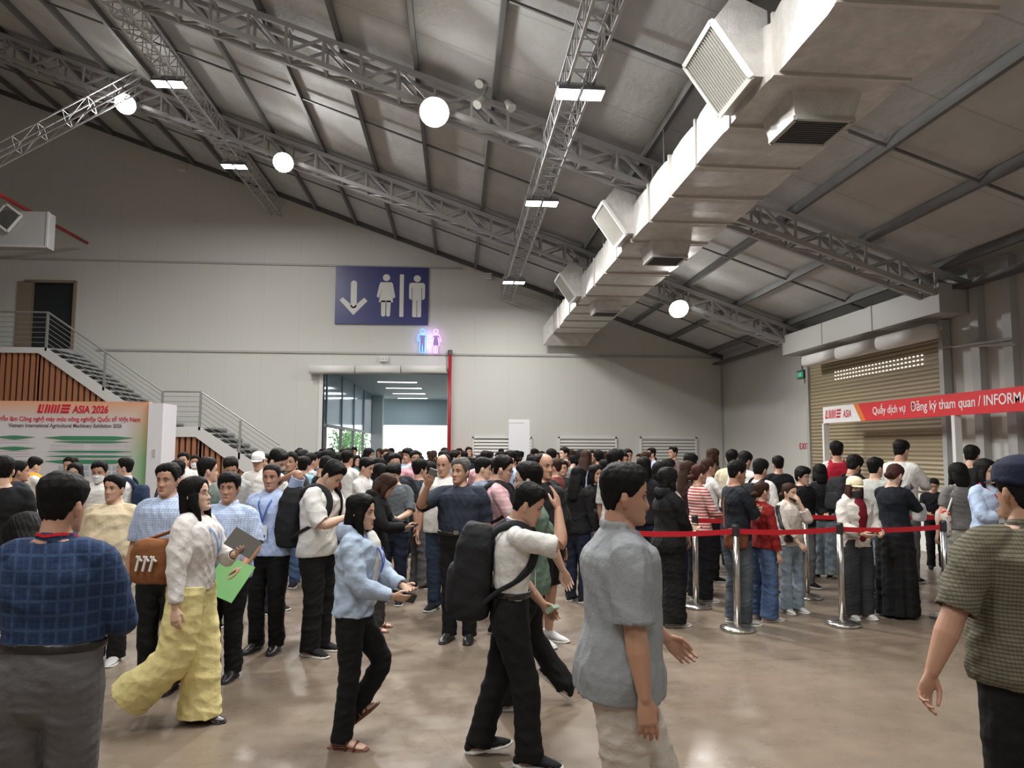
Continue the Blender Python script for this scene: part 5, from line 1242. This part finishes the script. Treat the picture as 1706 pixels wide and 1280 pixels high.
make_person('young woman with long black hair in a pale blue hoodie, walking right', 603, 818, 4.45, -100, fig=dict(sex='f', head=(-4, 0, 0), arms=('hold', (((.02, .34, 1.08)), (.9, -.3, -1), (-.4, -.3, .9))), feet=((.09, -.04, .08, 0, 4), (-.085, -.03, .19, -38, 0)), lean=3),
    up=dict(mat=cl(166, 182, 202), sleeve=.96, hem=.88, ease=.050, sl_ease=.036, sl_hem=-.016, name='hoodie', fold=.011, hood=True, puff=1, under=WHT), lo=dict(thigh=.098, knee=.072, hem=.068), hair='longer', lod=0, seed=1, skin=3, shoes='sandal', shc=(.14, .05, .03), solec='brown', lanyard=cl(60, 90, 190), badge=False,
    extras=[phone('phone held flat by the young woman in the pale blue hoodie', 0, rot=(0, 0, 0))])
make_person('man in white shirt touching his forehead, with a big black backpack', 891, 803, 4.15, -97, fig=dict(lean=1, bend=8, head=(0, 22, 0), arms=(((.035, .225, 1.565), (.35, .9, -.9), (-.5, -.9, 0)), ((.21, .20, .90), (.3, -1, 0), (-1, 0, 0))), feet=((.09, .12, .08, 0, 4), (-.09, -.20, .095, -12, -4)), curl=(.35, .8)),
    up=dict(mat=WHT, sleeve=.44, hem=.97, ease=.018, collar=(), fold=.008), lo=dict(thigh=.104, knee=.085, hem=.078, fold=.007), hair='short', lod=0, seed=4, skin=0, belt='plain', solec='w', lanyard=cl(120, 140, 190),
    extras=[backpack('big black backpack of the man touching his forehead', None, (.165, .12, .27), 1.13, mark=False), sheet('rolled white and green paper in the hand of the man touching his forehead', 1, .05, .26, mat('paper green', (.3, .42, .3), .6), off=(.03, .03, .06), rot=(80, 0, 0), th=.012)])
make_person('man with glasses in sage green tee walking left behind the white-shirted man', 880, 766, 5.0, 82, fig=dict(wd=1.05, head=(-6, 0, 0), arms=('swb', 'swf'), feet=((.085, -.26, .15, -40, 4), (-.085, .16, .085, 0, -4))),
    up=dict(mat=cl(100, 122, 108), sleeve=.45, hem=.80, ease=.03, sl_ease=.02), hair='short', lod=0, seed=6, glasses=True, skin=3)
make_person('man in a grey polo and pale trousers, large in the foreground, walking right', 1042, 766, 3.0, -90, fig=dict(wd=1.12, belly=.02, head=(-4, 2, 0), lean=2, arms=(((.26, .04, .80), (.3, -1, 0), (-1, 0, 0)), ((.22, .27, .93), (.4, -1, -.3), (-1, 0, 0))), feet=((.09, -.20, .10, -14, 4), (-.09, .26, .085, 8, -4)), curl=(.45, .7)),
    up=dict(mat=cl(150, 153, 156, 'melange', (120, 124, 128)), sleeve=.46, hem=.79, ease=.030, hemx=.034, sl_ease=.022, sl_hem=.012, collar=(), fold=.008), lo=dict(mat=cl(186, 178, 168), thigh=.112, knee=.092, hem=.085, fold=.008), hair='short', lod=0, seed=0, skin=1)
make_person('man in an olive checked shirt and navy cap seen from behind at the right edge', 1697, 756, 2.75, -2, fig=dict(wd=1.2, belly=.02, head=(4, 2, 0), arms=('down', ((.40, -.03, .87), (.7, -1, 0), (-.3, -1, 0))), curl=(.5, .75)),
    up=dict(mat=cl(104, 100, 84, 'grid', (62, 56, 44)), sleeve=.50, hem=.84, ease=.028, sl_ease=.020, sl_hem=.012, collar=(.067, .044, .02, .009), fold=.007), lo=dict(), hair='short', lod=0, seed=2, skin=1, cap=cl(24, 30, 50))
# ------------------------------------------------------------------ left group
make_person('stocky man in a beige polo facing the camera between two light blue shirts', 192, 788, 6.2, 176, fig=dict(wd=1.2, belly=.05, head=(-4, -3, 0)), up=dict(mat=cl(204, 188, 158), hem=.84, ease=.022, collar=(), sleeve=.46), lo=dict(hem=.08), hair='short', seed=1, skin=0, shoes='sneaker', shc=(.5, .5, .5))
make_person('man in a light blue checked short-sleeved shirt behind the woman in yellow trousers', 281, 768, 5.5, 172, fig=dict(wd=1.12, belly=.02, head=(0, 0, 0)), up=dict(mat=LBL, hem=.97, ease=.02, collar=(), sleeve=.46), hair='short', seed=2, skin=0, belt='plain', lod=0, **BOOTK)
make_person('smiling man in light blue shirt holding a green folder', 383, 784, 5.75, 168, fig=dict(wd=1.15, belly=.04, head=(10, 0, 0), arms=('down', ((.21, .20, .93), (.5, -.8, 0), (-1, 0, .2)))), up=dict(mat=LBL, hem=.82, ease=.024, collar=(), sleeve=.46), hair='fringe', seed=0, skin=1, lod=0,
    extras=[sheet('bright green folder held by the smiling man in light blue', 1, .24, .32, mat('green folder', (.10, .29, .07), .5), 'folder', 'folder', off=(.03, .03, .13), rot=(0, 0, 75), th=.004), sheet('white sheet of paper held in front of the smiling man', 0, .15, .22, mat('paper'), off=(0, .03, -.25))], **BOOTK)
make_person('crew-cut man with blue lanyard and badge, one hand behind his head', 453, 772, 6.45, 168, fig=dict(wd=1.05, head=(8, 2, 0), arms=('down', 'backhead')), up=dict(mat=cl(170, 186, 218), hem=.86, ease=.02, collar=(), sleeve=.46), hair='buzz', seed=0, skin=1, lanyard=cl(60, 95, 170), lod=0, **BOOTK)
make_person('man in white tee with a black backpack, bent over his phone', 566, 766, 6.3, -108, fig=dict(wd=1.12, bend=8, head=(0, 38, 0), arms=('phone', 'phone')), up=dict(mat=WHT, hem=.84, ease=.024, sleeve=.48, sl_ease=.02), lo=dict(knee=.085, hem=.08), hair='short', seed=1, skin=3, lod=0, H=1.62, X=None,
    extras=[backpack('black backpack with white mark on the man in the white tee', None, (.16, .11, .25), 1.15, mark=True), phone('phone the white-tee man looks down at', 0)])
make_person('woman with long dark hair in a black hoodie looking down at her phone', 653, 789, 7.1, -95, fig=dict(sex='f', bend=8, head=(0, 32, 0), arms=('phonelow', 'phonelow')), up=dict(mat=BLK, hem=.88, ease=.03, sleeve=.96, sl_ease=.02, name='hoodie', hood=True), lo=dict(mat=cl(58, 56, 56), knee=.095, hem=.095), hair='long', hc='brown', seed=0, skin=3, shoes='sandal', shc=(.14, .05, .03), solec='brown', lod=1,
    extras=[phone('phone in the hands of the woman in the black hoodie', 0)])
make_person('man in a dark navy polo holding a phone up at face height', 768, 760, 6.7, 166, fig=dict(wd=1.15, belly=.03, head=(-22, -3, 0), arms=('photo', 'down')), up=dict(mat=cl(40, 46, 58), hem=.97, ease=.024, collar=(), sleeve=.48, sl_ease=.02), hair='short', hc='grey', seed=2, skin=0, belt='buckle', lod=0,
    extras=[phone('grey phone held up by the man in the dark navy polo', 0, off=(0, .024, .125), col=mat('phone grey', (.2, .2, .21), .3))], **BOOTK)
make_person('bald man in white tee standing behind the raised phone', 739, 756, 7.9, 160, fig=dict(wd=1.15, belly=.03, head=(0, 5, 0), arms=('down', 'phone')), up=dict(mat=WHT, hem=.84, ease=.024, sleeve=.48), lo=dict(mat=cl(46, 58, 78), knee=.085), hair='bald', seed=0, skin=0, lod=1)
make_person('man in a pale pink tee with a black shoulder strap, facing right', 842, 757, 6.95, -100, fig=dict(wd=1.05, head=(0, 12, 0), arms=('phonelow', 'phonelow')), up=dict(mat=cl(216, 178, 182, 'hstripe', (206, 166, 172), .8), hem=.86, ease=.022, sleeve=.46), hair='short', seed=4, skin=3, glasses=True, lod=1, extras=[backpack('backpack with black strap on the man in pale pink', None, (.14, .08, .2), 1.2)])
make_person('big man in black tee, black shorts and white sneakers, facing right', 906, 754, 6.55, -125, fig=dict(wd=1.25, belly=.06, head=(-20, 0, 0), arms=('down', 'down')), up=dict(mat=BLK, hem=.80, ease=.03, sleeve=.5, sl_ease=.024, sl_hem=.018), lo=dict(type='shorts', length=.5, knee=.1, thigh=.118, hem=.1), hair='bald', seed=1, skin=0, shoes='sneaker', shc=(.6, .6, .6), lod=1)
# ------------------------------------------------------------------ queue, front row
make_person('person in all black with a hooded jacket, first behind the left belt', 1113, 777, 7.15, -80, fig=dict(sex='f', wd=1.12, head=(-5, 0, 0), arms=('front', 'hold')), up=dict(mat=BLK, hem=.80, ease=.045, sleeve=.72, sl_ease=.03, name='jacket', hood=True, under=WHT), lo=dict(knee=.12, hem=.13, thigh=.12), hair='bob', seed=0, skin=3, shoes='sneaker', shc=(.55, .53, .48), lod=0)
make_person('man in a tight black tee and grey jeans with arms crossed, behind a steel post', 1230, 765, 7.15, -82, fig=dict(head=(-4, 8, 0), arms=('cross', 'cross')), up=dict(mat=cl(26, 29, 36), hem=.88, ease=.018, sleeve=.46), lo=dict(mat=GDEN, knee=.09, hem=.09), hair='short', seed=3, skin=1, lod=0, shoes='sneaker', shc=(.4, .4, .4),
    extras=[bag('brown saddle bag hanging beside the steel post', 0, (.17, -.10), (.07, .12, .10), cl(112, 66, 44), strap='cross', zc=.90), ])
make_person('girl in a red cardigan and blue jeans wearing a white mask', 1270, 799, 7.3, -75, fig=dict(sex='f', head=(-4, 3, 0), arms=('down', 'hold')), up=dict(mat=cl(128, 30, 30), hem=.88, ease=.026, sleeve=.95, sl_ease=.018, name='cardigan', collar=(.064, .02, .02, .008)), lo=dict(mat=DEN, thigh=.108, knee=.1, hem=.105), hair='bun', hc='brown', seed=1, skin=3, mask='w', shoes='sneaker', shc=(.6, .6, .58), lod=0)
make_person('girl in a white track jacket and light flared jeans, black mask under her chin', 1316, 802, 7.6, 198, fig=dict(sex='f', head=(10, 4, 0), arms=('front', 'chin')), up=dict(mat=cl(196, 190, 180), hem=.88, ease=.040, sleeve=.80, sl_ease=.030, sl_hem=-.008, name='track_jacket', puff=1, collar=(.066, .03, .03, .008), fold=.010), lo=dict(mat=LDEN, thigh=.092, knee=.064, hem=.09), hair='bun', hc='brown', seed=2, skin=3, mask='chin', shoes='sneaker', shc=(.6, .6, .58), lod=0,
    extras=[sleeve_stripes(0), bag('small brown crossbody bag worn over the white track jacket', 0, (.13, .12), (.05, .05, .05), cl(70, 50, 40), strap='cross', zc=.98)])
make_person('girl in a white cap, white hooded jacket and black mask', 1424, 793, 7.3, 186, fig=dict(sex='f', wd=1.05, head=(-6, 6, 0), arms=('hold', 'hold')), up=dict(mat=cl(206, 202, 194), hem=.86, ease=.050, sleeve=.93, sl_ease=.038, sl_hem=-.014, name='hooded_jacket', hood=True, puff=1, under=cl(104, 18, 34), fold=.010), lo=dict(mat=cl(52, 54, 58), thigh=.112, knee=.105, hem=.10), hair='long', hc='red', seed=3, skin=3, mask='k', cap=cl(232, 220, 186), shoes='sneaker', shc=(.6, .6, .58), lod=0)
make_person('woman in a long black dress with a black mask holding up her phone', 1494, 771, 7.4, -60, fig=dict(sex='f', wd=1.05, head=(-5, 22, 0), arms=('phone', (((.04, .27, 1.33)), (.8, .1, -1), (-.4, -.5, .6)))), up=dict(mat=cl(20, 24, 32), hem=.90, ease=.022, sleeve=.40), lo=dict(type='skirt', mat=BLK, hem=.03, a=.22, b=.2, mid=(.2, .17)), hair='bun', hc='red', seed=4, skin=3, mask='k', lod=0, shoes='dress', shc=(.02, .02, .02), solec='k', extras=[phone('phone held at chest height by the woman in the long black dress', 1), bag('white and red tote bag of the woman in the black dress', 0, (.20, .16), (.05, .10, .10), cl(190, 190, 186), strap=None, zc=1.15)])
make_person('woman with a black bob in a grey sweater vest, seen from behind', 1594, 767, 7.9, -8, fig=dict(sex='f', wd=1.12, head=(0, 8, 0), arms=('hold', 'down')), up=dict(mat=cl(108, 106, 106), hem=.90, ease=.022, sleeve=.30, name='sweater_vest'), lo=dict(mat=cl(166, 164, 154), thigh=.115, knee=.11, hem=.12), hair='bob', seed=5, skin=3, lod=0, shoes='sneaker', shc=(.3, .3, .3), H=1.60,
    extras=[bag('white and red cloth tote bag with long white handle', 1, (.20, .02), (.05, .13, .16), cl(206, 200, 190, 'flower', (196, 40, 30)), strap='side', zc=.98, flat=True, name='tote_bag')])
make_person('staff woman in light blue shirt with red lanyard, arms folded', 1641, 762, 6.9, 196, fig=dict(sex='f', wd=1.05, head=(-2, 0, 0), arms=('cross', 'cross')), up=dict(mat=cl(176, 194, 220), hem=.84, ease=.030, sleeve=.72, sl_ease=.022, sl_hem=.006, collar=(.062, .03, .06, .006)), lo=dict(), hair='long', seed=1, skin=3, lanyard=cl(190, 30, 60), lod=0)
# ------------------------------------------------------------------ queue, rows behind
Q = [  # label, px, top, Y, rot, fig, up colour, kwargs
 ('man in black with a black mask and a dark backpack, facing right', 1426, 757, 9.0, -70, dict(head=(0, 18, 0), arms=('hold', 'hold')), BLK, dict(lo=dict(), mask='k', hair='fringe', sleeve=.95, extras=[backpack('dark backpack of the black-masked man', None, (.16, .11, .22), 1.2)])),
 ('man in a pale grey shirt and light jeans behind the white cap', 1458, 760, 8.25, -65, dict(head=(-4, 0, 0), arms=('hold', 'hold')), cl(168, 170, 164), dict(lo=dict(mat=LDEN, knee=.095), sleeve=.5, hem=.8)),
 ('tall man in a white shirt holding a phone, above the woman in the black dress', 1502, 731, 9.5, -58, dict(head=(-4, 8, 0), arms=('phone', 'hold')), WHT, dict(lo=dict(mat=GRY), sleeve=.6, extras=[phone('phone of the tall man in the white shirt', 0)])),
 ('man in a black suit with short black hair, right of the grey vest', 1619, 740, 9.1, -50, dict(head=(-4, 10, 0), wd=1.05), cl(28, 28, 30), dict(sleeve=.97, name='suit_jacket', hem=.8, ease=.03)),
 ('person with black hair, low down right of the black dress', 1556, 799, 10.4, 150, dict(head=(0, 20, 0)), BLK, dict(H=1.32)),
 ('dark-haired person just left of the navy cap', 1668, 764, 10.3, -20, dict(), BLK, dict()),
 ('tall man in white with a red backpack before the beige shutter', 1393, 733, 10.4, -25, dict(), WHT, dict(extras=[backpack('red backpack on the tall man before the shutter', cl(150, 18, 40), (.16, .1, .22), 1.2)])),
 ('curly-haired boy in a black hoodie with white print', 1338, 777, 8.9, 200, dict(head=(10, 5, 0)), BLK, dict(hair='curly', sleeve=.97, glasses='wire')),
 ('woman in a black top with bobbed hair left of the black backpack', 1365, 772, 9.9, -15, dict(sex='f', head=(0, 10, 0)), BLK, dict(hair='bob', sleeve=.9, lo=dict(mat=LDEN, knee=.11, hem=.12, thigh=.115))),
 ('woman with loose black hair turned to the shutter', 1391, 768, 10.6, -40, dict(sex='f', head=(0, 10, 0)), BLK, dict(hair='long', sleeve=.9)),
 ('short-haired man in a black shirt below the EXIT lettering', 1296, 758, 10.8, -5, dict(), cl(24, 24, 28), dict(hair='short')),
 ('person with thick black hair in white, between red cardigan and black shirt', 1268, 763, 8.6, -60, dict(head=(0, 8, 0)), WHT, dict(hair='fringe', extras=[backpack('black backpack worn over the white shirt behind the red cardigan', None, (.14, .09, .2), 1.2)])),
 ('man in a white shirt with bowed black head, right of the room corner', 1244, 751, 10.0, -60, dict(head=(0, 20, 0)), WHT, dict(hair='short')),
 ('dark-haired man against the room corner', 1219, 747, 10.6, -30, dict(), cl(196, 186, 160), dict(hair='short')),
 ('woman with a tan headscarf in profile at the room corner', 1188, 745, 12.2, -80, dict(sex='f'), cl(60, 40, 30), dict(hair='long', hc='brown', sleeve=.9)),
 ('woman in a red and white striped top with red-brown hair', 1166, 771, 8.2, -78, dict(sex='f', head=(-3, 5, 0), arms=('hold', 'hold')), cl(208, 200, 194, 'hstripe', (176, 70, 66), .9), dict(hair='bun', hc='red', sleeve=.95, lo=dict(knee=.1, hem=.1), shoes='sneaker', shc=(.55, .5, .48))),
 ('woman in white with tied dark hair behind the striped top', 1180, 761, 9.7, -80, dict(sex='f', arms=('phone', 'phone')), WHT, dict(hair='pony', hc='brown', sleeve=.9)),
 ('woman with long brown hair over a dark top left of the stripes', 1146, 766, 8.7, -70, dict(sex='f', head=(0, 5, 0)), cl(46, 30, 28), dict(hair='longer', hc='brown', sleeve=.9)),
 ('young man in black below the right louvre, facing right', 1152, 754, 10.4, -70, dict(head=(0, 12, 0)), cl(36, 34, 36), dict(hair='fringe')),
 ('woman in a bright red top holding a phone to her face', 1100, 768, 9.8, -80, dict(sex='f', arms=('phone', 'ear')), cl(158, 26, 34), dict(hair='bob', sleeve=.9)),
 ('woman with a pale face mask behind the red top', 1114, 763, 11.0, -100, dict(sex='f'), cl(70, 60, 60), dict(hair='bob', mask='w')),
 ('woman with wavy black hair seen from behind, left of the red top', 1072, 759, 9.0, -30, dict(sex='f'), cl(30, 30, 34), dict(hair='long', sleeve=.9)),
 ('man with swept black hair right above the grey polo head', 1026, 746, 7.9, -60, dict(head=(-5, 0, 0)), cl(190, 190, 186), dict(hair='short', hairseed=1)),
 ('man in a pale blue shirt laughing below the right louvre', 1085, 745, 16.5, 100, dict(), cl(176, 190, 220), dict()),
 ('man in a dark patterned shirt before the right louvre', 1121, 743, 16.0, 110, dict(), cl(150, 130, 130, 'hstripe', (70, 40, 44)), dict()),
 ('woman with wavy black hair and a flowered black bag, left of the grey polo', 965, 776, 8.3, -40, dict(sex='f', head=(0, 15, 0)), BLK, dict(hair='long', sleeve=.9, hairseed=2)),
 ('woman with long black hair in black, touching the grey polo outline', 992, 772, 8.8, -150, dict(sex='f'), BLK, dict(hair='long', sleeve=.9, extras=[])),
]
def common(k, e):
    label, px, top, Y, rot, fg, col, kw = e; kw = dict(kw); fg = dict(fg); fg.setdefault('arms', ('down', 'hold') if k % 2 else ('hold', 'down'))
    up = dict(mat=col, sleeve=kw.pop('sleeve', .46), hem=kw.pop('hem', .86), ease=kw.pop('ease', .02))
    if 'name' in kw: up['name'] = kw.pop('name')
    if 'collar' in kw: up['collar'] = kw.pop('collar')
    kw.setdefault('lod', 1 if Y < 10 else 2); kw.setdefault('lo', dict(mat=(BLK, NVY, DEN, GRY)[k % 4])); kw.setdefault('skin', (0, 3, 0, 2)[k % 4]); kw.setdefault('seed', k)
    return make_person(label, px, top, Y, rot, fig=fg, up=up, **kw)
for k, e in enumerate(Q): common(k, e)
# ------------------------------------------------------------------ middle distance, left and centre
L_ = [
 ('man in black at the left edge, hair touching the frame', 8, 757, 6.6, 20, dict(wd=1.1), BLK, dict(sleeve=.9)),
 ('woman in navy with a ponytail and a backpack strap before the board', 34, 765, 8.4, -60, dict(sex='f'), cl(32, 36, 56), dict(hair='pony', extras=[backpack('grey-strapped backpack of the ponytailed woman in navy', cl(60, 62, 64), (.14, .09, .2), 1.2)])),
 ('person in a white tee with a yellow backpack in front of the board', 62, 760, 10.8, -40, dict(head=(0, 15, 0), arms=('phone', 'phone')), WHT, dict(lo=dict(mat=LDEN), extras=[backpack('yellow backpack in front of the printed board', cl(226, 160, 30), (.15, .1, .22), 1.18)])),
 ('man with black hair partly hidden behind the long-haired woman, board side', 118, 759, 10.0, 170, dict(), cl(70, 70, 76), dict()),
 ('woman with long dark hair and pale mask left of the masked man', 126, 769, 8.6, 190, dict(sex='f'), cl(196, 192, 190), dict(hair='long', mask='w')),
 ('man in a white shirt with a white mask in front of the board', 166, 766, 8.2, 185, dict(head=(0, 8, 0), arms=('hold', 'hold')), WHT, dict(mask='w', collar=(), sleeve=.46)),
 ('man in a white shirt and red tie turned left, at the green board edge', 209, 761, 9.6, 95, dict(), WHT, dict(collar=(), sleeve=.9, extras=[backpack('dark blue backpack on the man at the green board edge', cl(36, 48, 72), (.14, .09, .2), 1.15)])),
 ('man with dark hair right behind the light blue checked shirt', 297, 764, 8.5, 30, dict(), cl(60, 60, 66), dict()),
 ('man in a white shirt under the wooden slats', 306, 752, 11.8, 185, dict(), WHT, dict(collar=())),
 ('masked person with black hair next to the slats', 325, 757, 13.4, 190, dict(), WHT, dict(mask='w')),
 ('man with short dark hair turned right, behind the glasses woman', 347, 760, 7.3, -60, dict(), cl(84, 96, 92), dict()),
 ('man with a high forehead behind the smiling man', 385, 761, 8.2, 200, dict(head=(0, 25, 0)), cl(160, 160, 160), dict()),
 ('man in a white shirt and white cap looking at his phone by the stairs', 430, 752, 10.4, 170, dict(head=(10, 12, 0), arms=('phone', 'phone')), WHT, dict(collar=(), cap=cl(236, 236, 236), extras=[phone('phone of the man in the white cap', 0)])),
 ('woman with long dark hair behind the white cap man', 441, 754, 11.2, 200, dict(sex='f'), cl(180, 170, 168), dict(hair='long')),
 ('man bowing his dark head behind the crew-cut man', 470, 748, 7.9, -110, dict(head=(0, 30, 0)), WHT, dict()),
 ('man with dark hair half hidden by the bowed head', 485, 751, 9.6, 170, dict(), cl(60, 60, 62), dict()),
 ('man in a turquoise shirt seen from behind', 507, 759, 10.6, -20, dict(arms=('hold', 'hold')), cl(134, 178, 200), dict(hair='fringe', belt='plain', hem=.97)),
 ('man in a pale flowered shirt beside the turquoise shirt', 518, 753, 11.2, -40, dict(), cl(186, 192, 196, 'flower', (150, 160, 170)), dict()),
 ('man in a dark grey shirt looking left under the door edge', 532, 751, 12.6, 110, dict(), cl(78, 82, 98), dict()),
 ('man in black with bowed head left of the white backpack man', 549, 760, 10.0, -60, dict(head=(0, 25, 0)), BLK, dict(sleeve=.9)),
 ('man in a white shirt looking down, right of the white tee', 614, 761, 9.4, -110, dict(head=(0, 14, 0), arms=('phonelow', 'phonelow')), WHT, dict(collar=(), sleeve=.9)),
 ('person with a white hairband in front of the dark-haired group', 634, 771, 9.6, -80, dict(sex='f'), cl(166, 184, 216), dict(hair='bob')),
 ('man with dark fringe directly above the phone-reading woman', 655, 771, 8.2, 170, dict(head=(0, 20, 0)), cl(90, 96, 100), dict(hair='fringe')),
 ('man in a black shirt with glasses facing the camera, centre crowd', 658, 753, 9.0, 185, dict(wd=1.1), cl(34, 36, 42), dict(glasses=True, sleeve=.46)),
 ('person in dark clothes holding a yellow leaflet, left of the bald man', 700, 763, 9.4, -60, dict(arms=('phone', 'phone')), cl(60, 66, 70), dict(hair='fringe')),
 ('woman with dark hair beside the bald man, seen from behind', 716, 768, 10.2, -20, dict(sex='f'), cl(50, 54, 56), dict(hair='bob')),
 ('man in a grey-blue shirt and grey tee turned right, beside the navy polo', 806, 760, 8.1, -80, dict(head=(-8, 5, 0), arms=('phonelow', 'phonelow')), cl(128, 142, 160), dict(hair='short')),
 ('man with dark hair in navy between grey-blue and pink shirts', 822, 762, 9.0, -80, dict(), cl(36, 44, 74), dict()),
 ('man in a maroon shirt behind the big man in black', 925, 762, 10.4, 60, dict(), cl(120, 60, 56), dict(hair='short', hc='brown')),
 ('man in a black suit and white collar in front of the middle louvre', 938, 766, 11.0, 170, dict(), cl(40, 44, 50), dict(sleeve=.97)),
 ('man with a reddish face profile at the left of the middle louvre', 940, 744, 15.2, 110, dict(), cl(76, 46, 44), dict()),
 ('woman with brown hair in a brown top before the middle louvre', 950, 747, 15.8, 20, dict(sex='f'), cl(110, 76, 70), dict(hair='long', hc='brown')),
 ('man in a navy jacket, left of the pair at the middle louvre', 976, 755, 14.6, 130, dict(arms=('cross', 'cross')), cl(36, 42, 70), dict(sleeve=.97)),
 ('man in a dark suit with open white shirt, right of the middle louvre pair', 986, 749, 15.6, 175, dict(), cl(50, 44, 46), dict(sleeve=.97)),
 ('man with black hair in profile before the white stand-up panel', 781, 744, 19.5, 200, dict(), BLK, dict(sleeve=.97)),
 ('person by the red fire cabinet in red', 765, 746, 18.6, 170, dict(), cl(150, 50, 60), dict()),
]
for k, e in enumerate(L_): common(k + 3, e)
# ------------------------------------------------------------------ far crowd: shared figures, copied with their parts
def copy_person(src, loc, rz, sc, label, group, shirt, legs, hairc, skin):
    r = src.copy(); COL.objects.link(r); r.location = loc; r.rotation_euler = (0, 0, rz); r.scale = (sc, sc, sc); r['label'] = label; r['group'] = group
    for ch in list(src.children):
        c = ch.copy(); COL.objects.link(c); c.parent = r; b_ = ch.name.split('.')[0]
        m_ = {'shirt': shirt, 'trousers': legs, 'hair': hairc, 'body': skin}.get(b_)
        if m_: c.material_slots[0].material = m_
        for g in ch.children: d = g.copy(); COL.objects.link(d); d.parent = c
    return r
PROTO = []
for k, (fg, hr) in enumerate(((dict(arms=('hold', 'down')), 'short'), (dict(arms=('down', 'down'), wd=1.1), 'fringe'), (dict(sex='f', arms=('hold', 'hold')), 'bob'), (dict(arms=('cross', 'cross'), head=(20, 0, 0)), 'short'), (dict(sex='f', arms=('phone', 'phone'), head=(-15, 15, 0)), 'long'), (dict(head=(-30, 10, 0), arms=('phonelow', 'phonelow')), 'short'))):
    PROTO.append((k, fg, hr))
FAR = {}
CW = [('white', WHT), ('black', BLK), ('light blue', cl(160, 178, 208)), ('grey', cl(120, 122, 124)), ('navy', NVY), ('beige', cl(186, 170, 140)), ('maroon', cl(96, 30, 40)), ('dark green', cl(44, 62, 54)), ('pink', cl(200, 150, 158)), ('teal', cl(70, 120, 130))]
def where(px):
    for a, s_ in ((500, 'by the stairs'), (540, 'left of the doorway'), (580, 'under the doorway glass'), (640, 'under the doorway column'), (690, 'before the bright doorway'), (745, 'under the doorway right edge'), (790, 'by the red riser'), (850, 'left of white panel'), (890, 'under the white panel'), (930, 'right of white panel'), (980, 'below middle louvre left'), (1030, 'below middle louvre right'), (1065, 'between the right louvres'), (1160, 'below the right louvre'), (1222, 'by the room corner')):
        if px < a: return s_
    return 'along the right wall'
rr = random.Random(11); seen = {}
spots = []
for row, (Y, n_, x0, x1) in enumerate(((11.6, 15, 490, 1060), (13.4, 18, 470, 1180), (15.2, 20, 480, 1090), (17.4, 22, 480, 1100), (19.8, 22, 490, 930), (22.0, 16, 520, 1000))):
    for i in range(n_):
        px = x0 + (x1 - x0) * (i + .5) / n_ + rr.uniform(-9, 9)
        if 870 < px < 1060 and Y > 17 and row > 3 and rr.random() < .4: continue
        spots.append((px, Y + rr.uniform(-.5, .5), rr.uniform(1.52, 1.74)))
for i, (px, Y, H) in enumerate(spots):
    k, fg, hr = PROTO[rr.randrange(6)]; rot = rr.choice((-70, -100, 180, 160, 200, 0, 20, 90, 110, -30)) + rr.uniform(-15, 15)
    cn, cm = CW[rr.choice((0, 0, 0, 1, 1, 1, 2, 2, 3, 3, 4, 4, 5, 6, 7, 8, 9))]; fem = fg.get('sex') == 'f'
    rq = (rot % 360); view = 'seen from behind' if rq < 45 or rq > 315 else ('facing the camera' if 135 < rq < 225 else ('facing left' if rq < 180 else 'facing right'))
    hn = {'short': 'short hair', 'fringe': 'thick fringe', 'bob': 'bobbed hair', 'long': 'long hair'}[hr]
    dist = 'nearer' if Y < 14.3 else ('midway' if Y < 18.5 else 'farthest')
    lab = 'person in %s, %s, %s, %s, %s' % (cn, hn, view, dist, where(px))
    seen[lab] = seen.get(lab, 0) + 1
    if seen[lab] > 1: cn, cm = CW[(i * 3) % 10]; lab = 'person in %s, %s, %s, %s, %s' % (cn, hn, view, dist, where(px)); seen[lab] = seen.get(lab, 0) + 1
    p = at(px, 745, Y); lg = (BLK, NVY, DEN, GRY)[i % 4]; hm = hair_mat('black' if rr.random() < .85 else 'brown'); sk = skin_mat(rr.choice((0, 0, 1, 3, 2)))
    if k not in FAR:
        inf = make_person(lab, px, 740, Y, rot, group='far crowd', fig=fg, up=dict(mat=cm, sleeve=.5, ease=.02), lo=dict(mat=lg), hair=hr, lod=2, seed=k, H=1.70, skin=0)
        FAR[k] = inf['root']; inf['root'].location = (p.x, Y, 0)
    else: copy_person(FAR[k], (p.x, Y, 0), R(rot), H / 1.7, lab, 'far crowd', cm, lg, hm, sk)
